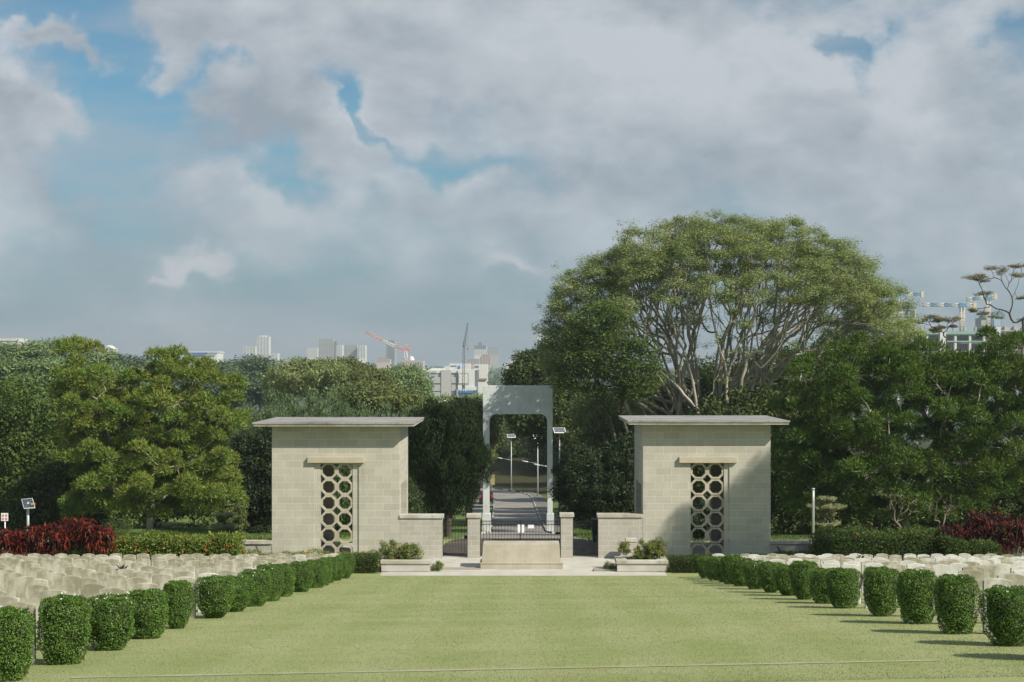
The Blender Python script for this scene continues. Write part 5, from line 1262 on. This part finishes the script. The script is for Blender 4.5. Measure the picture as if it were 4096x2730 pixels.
# ---------------------------------------------------------------- sky
def sky():
    w = bpy.data.worlds.new('World'); bpy.context.scene.world = w; w.use_nodes = True
    t = NT(w.node_tree); bg = t.n['Background']
    sk = t.new('ShaderNodeTexSky'); sk.sky_type = 'NISHITA'; sk.sun_disc = False
    sk.sun_elevation = math.asin(SUN.z); sk.sun_rotation = math.atan2(SUN.x, SUN.y); sk.air_density = 1.0; sk.dust_density = 1.2; sk.ozone_density = 1.6
    g = t.new('ShaderNodeTexCoord').outputs['Generated']
    s = t.new('ShaderNodeSeparateXYZ'); t.l.new(g, s.inputs[0])
    ay = t.m('MAXIMUM', t.m('ABSOLUTE', s.outputs[1]), .12)
    u = t.m('DIVIDE', s.outputs[0], ay); v = t.m('DIVIDE', s.outputs[2], ay)
    # sky-plane coordinates: U to the right, V up from the horizon, in degrees-like units (x100)
    U = t.m('MULTIPLY', u, 10.0); V = t.m('MULTIPLY', v, 10.0)
    cb = t.new('ShaderNodeCombineXYZ'); t.l.new(U, cb.inputs[0]); t.l.new(V, cb.inputs[1]); P = cb.outputs[0]
    n1 = t.noise(t.mapping(P, (1.0, 1.5, 1), (0, 0, 3.3)), 1.15, 9, .60, .05)
    n2 = t.noise(t.mapping(P, (1.0, 1.5, 1), (.10, .24, 3.3)), 1.05, 5, .58, .05)
    wn = t.new('ShaderNodeTexNoise'); t.l.new(P, wn.inputs['Vector']); wn.inputs['Scale'].default_value = 1.9; wn.inputs['Detail'].default_value = 6; wn.inputs['Roughness'].default_value = .5
    wv = t.new('ShaderNodeVectorMath'); wv.operation = 'MULTIPLY_ADD'; t.l.new(wn.outputs['Color'], wv.inputs[0]); wv.inputs[1].default_value = (1.15, .95, 0); 
    ws = t.new('ShaderNodeVectorMath'); ws.operation = 'ADD'; t.l.new(P, ws.inputs[0]); ws.inputs[1].default_value = (-.575, -.475, 0); t.l.new(ws.outputs[0], wv.inputs[2]); P = wv.outputs[0]
    f = t.m('MULTIPLY', t.m('SUBTRACT', n1, .5), 3.0)
    def blob(f, amp, px, py, sx, sy, rot):
        mp = t.new('ShaderNodeMapping'); mp.vector_type = 'TEXTURE'; t.l.new(P, mp.inputs[0])
        mp.inputs['Location'].default_value = ((px - 1198) / 326.8, (830 - py) / 326.8, 0); mp.inputs['Rotation'].default_value = (0, 0, rot)
        mp.inputs['Scale'].default_value = (sx * 2.3 / 326.8, sy * 2.3 / 326.8, 1)
        gr = t.new('ShaderNodeTexGradient'); gr.gradient_type = 'QUADRATIC_SPHERE'; t.l.new(mp.outputs[0], gr.inputs[0])
        return t.m('MULTIPLY_ADD', gr.outputs['Fac'], amp * 1.35, f)
    for b in BLOBS: f = blob(f, *b)
    D = f
    cov = t.ramp(D, -.75, .8)
    shade = t.m('MULTIPLY_ADD', t.m('SUBTRACT', n1, n2), 2.2, .45)
    shade = t.m('ADD', shade, t.ramp(D, .2, 1.6, .12, -.10))
    soft = t.noise(t.mapping(g, (3, 3, 7)), 1.5, 5, .55)
    shade = t.m('ADD', shade, t.ramp(soft, .35, .65, -.2, .2))
    for b in ((.9, 440, 610, 60, 30, 0), (.5, 60, 160, 130, 50, -.6), (.35, 720, 160, 180, 60, -.4), (.35, 1450, 110, 150, 90, 0), (.4, 1720, 190, 220, 110, 0), (.4, 2080, 290, 60, 50, 0), (-.45, 1300, 400, 260, 60, 0), (-.4, 620, 340, 130, 50, -.3), (-.35, 1560, 30, 120, 50, 0), (.3, 520, 380, 140, 40, -.5), (.35, 860, 410, 80, 30, -.2), (.4, 1080, 440, 70, 26, 0), (.5, 1180, 590, 90, 26, -.3)): shade = blob(shade, *b)
    K = 10.0
    grey = tuple(c * K for c in (.232, .268, .308)); lite = tuple(c * K for c in (.40, .428, .46))
    cl = t.mix(t.m('MINIMUM', t.m('MAXIMUM', shade, 0), 1), grey, lite)
    clear = t.mix(1, sk.outputs[0], SKYTINT, 'MULTIPLY')
    haz = t.ramp(V, .0, 1.9, 1, 0)
    c = t.mix(t.m('MULTIPLY', haz, .82), clear, tuple(q * K for q in (.152, .220, .285)))
    # thin veil over the middle of the sky
    cb = t.new('ShaderNodeCombineXYZ'); t.l.new(t.m('MULTIPLY', U, .5), cb.inputs[0]); t.l.new(t.m('MULTIPLY', V, 2.2), cb.inputs[1])
    veil = t.noise(cb.outputs[0], 1.1, 6, .55)
    c = t.mix(t.ramp(veil, .36, .66, .05, .6), c, tuple(q * K for q in (.27, .315, .36)))
    cov = t.m('MULTIPLY', cov, t.m('MULTIPLY_ADD', haz, -.42, .96))
    c = t.mix(cov, c, cl)
    small = blob(blob(blob(t.m('MULTIPLY', t.m('SUBTRACT', n1, .5), 1.2), 1.3, 440, 615, 52, 22, .15), .9, 372, 626, 38, 9, 0), .8, 1190, 605, 100, 24, -.4)
    c = t.mix(t.m('MULTIPLY', t.ramp(small, .15, 1.2), .85), c, tuple(q * K for q in (.40, .42, .445)))
    bg.inputs['Strength'].default_value = .1
    t.l.new(c, bg.inputs[0])
# (strength, x, y, half width, half height, tilt): cloud banks and gaps placed over the horizon, in hundredths of a radian-like units
BLOBS = [
    (.75, 1500, 130, 900, 260, 0), (.6, 2050, 420, 620, 230, -.1), (.9, 690, 240, 230, 95, -.45), (.7, 760, 50, 420, 90, -.1), (.75, 650, 470, 330, 62, -.5), (.5, 1150, 500, 260, 60, -.2),
    (1.3, 30, 215, 130, 75, -.6), (1.25, 140, 92, 120, 20, -.15), (1.5, 372, 150, 46, 26, .25), (.7, 440, 30, 130, 40, -.35), (.6, 260, 262, 60, 18, 0),
    (-1.6, 320, 225, 150, 80, .0), (-1.8, 70, 12, 120, 34, 0), (-1.6, 300, 98, 110, 34, -.5), (-.9, 490, 105, 40, 40, -.4), (-1.0, 235, 200, 60, 60, 0), (-.5, 330, 350, 150, 30, 0), (-.55, 240, 430, 110, 60, -.3),
    (-1.9, 800, 220, 62, 30, -.8), (-1.2, 880, 290, 80, 20, -.7), (-1.0, 1070, 372, 130, 24, -.1), (-1.2, 670, 390, 140, 28, -.3),
    (.6, 830, 430, 90, 34, -.3), (.7, 1080, 450, 90, 30, 0), (.8, 30, 430, 120, 90, -.7), (.5, 230, 560, 150, 50, -.2),
    (-2.0, 1990, 125, 58, 50, -.7), (-1.4, 1920, 90, 60, 30, -.3), (-1.9, 2340, 95, 60, 45, .0), 
    (2.6, 435, 612, 48, 18, .15), (2.2, 370, 622, 40, 9, 0), (1.0, 1190, 605, 110, 30, -.4),
    (-.5, 1200, 730, 1500, 100, 0),
]
SKYTINT = (.37, .64, .69)
sky()
sun = bpy.data.lights.new('Sun', 'SUN'); sun.energy = 4.5; sun.angle = math.radians(.7); sun.color = (1.0, .925, .79)
so = bpy.data.objects.new('Sun', sun); C.objects.link(so); so.rotation_euler = SUN.to_track_quat('Z', 'Y').to_euler()

cam = bpy.data.cameras.new('Camera'); co = bpy.data.objects.new('Camera', cam); C.objects.link(co)
cam.sensor_width = 36; cam.lens = 36 * F / 4096; cam.clip_start = .1; cam.clip_end = 12000
co.location = (0, 0, 0); co.rotation_euler = (PI / 2, 0, 0)
cam.shift_x = -(CX - 2048) / 4096; cam.shift_y = (CY - 1365) / 4096
sc = bpy.context.scene; sc.camera = co
sc.view_settings.view_transform = 'Standard'; sc.view_settings.look = 'None'; sc.view_settings.exposure = EXPO; sc.view_settings.gamma = 1
sc.cycles.use_denoising = True
sc.cycles.max_bounces = 5; sc.cycles.diffuse_bounces = 2; sc.cycles.glossy_bounces = 2; sc.cycles.transmission_bounces = 4; sc.cycles.volume_bounces = 0
sc.cycles.use_adaptive_sampling = True; sc.cycles.adaptive_threshold = .02
sc.cycles.sample_clamp_indirect = 4
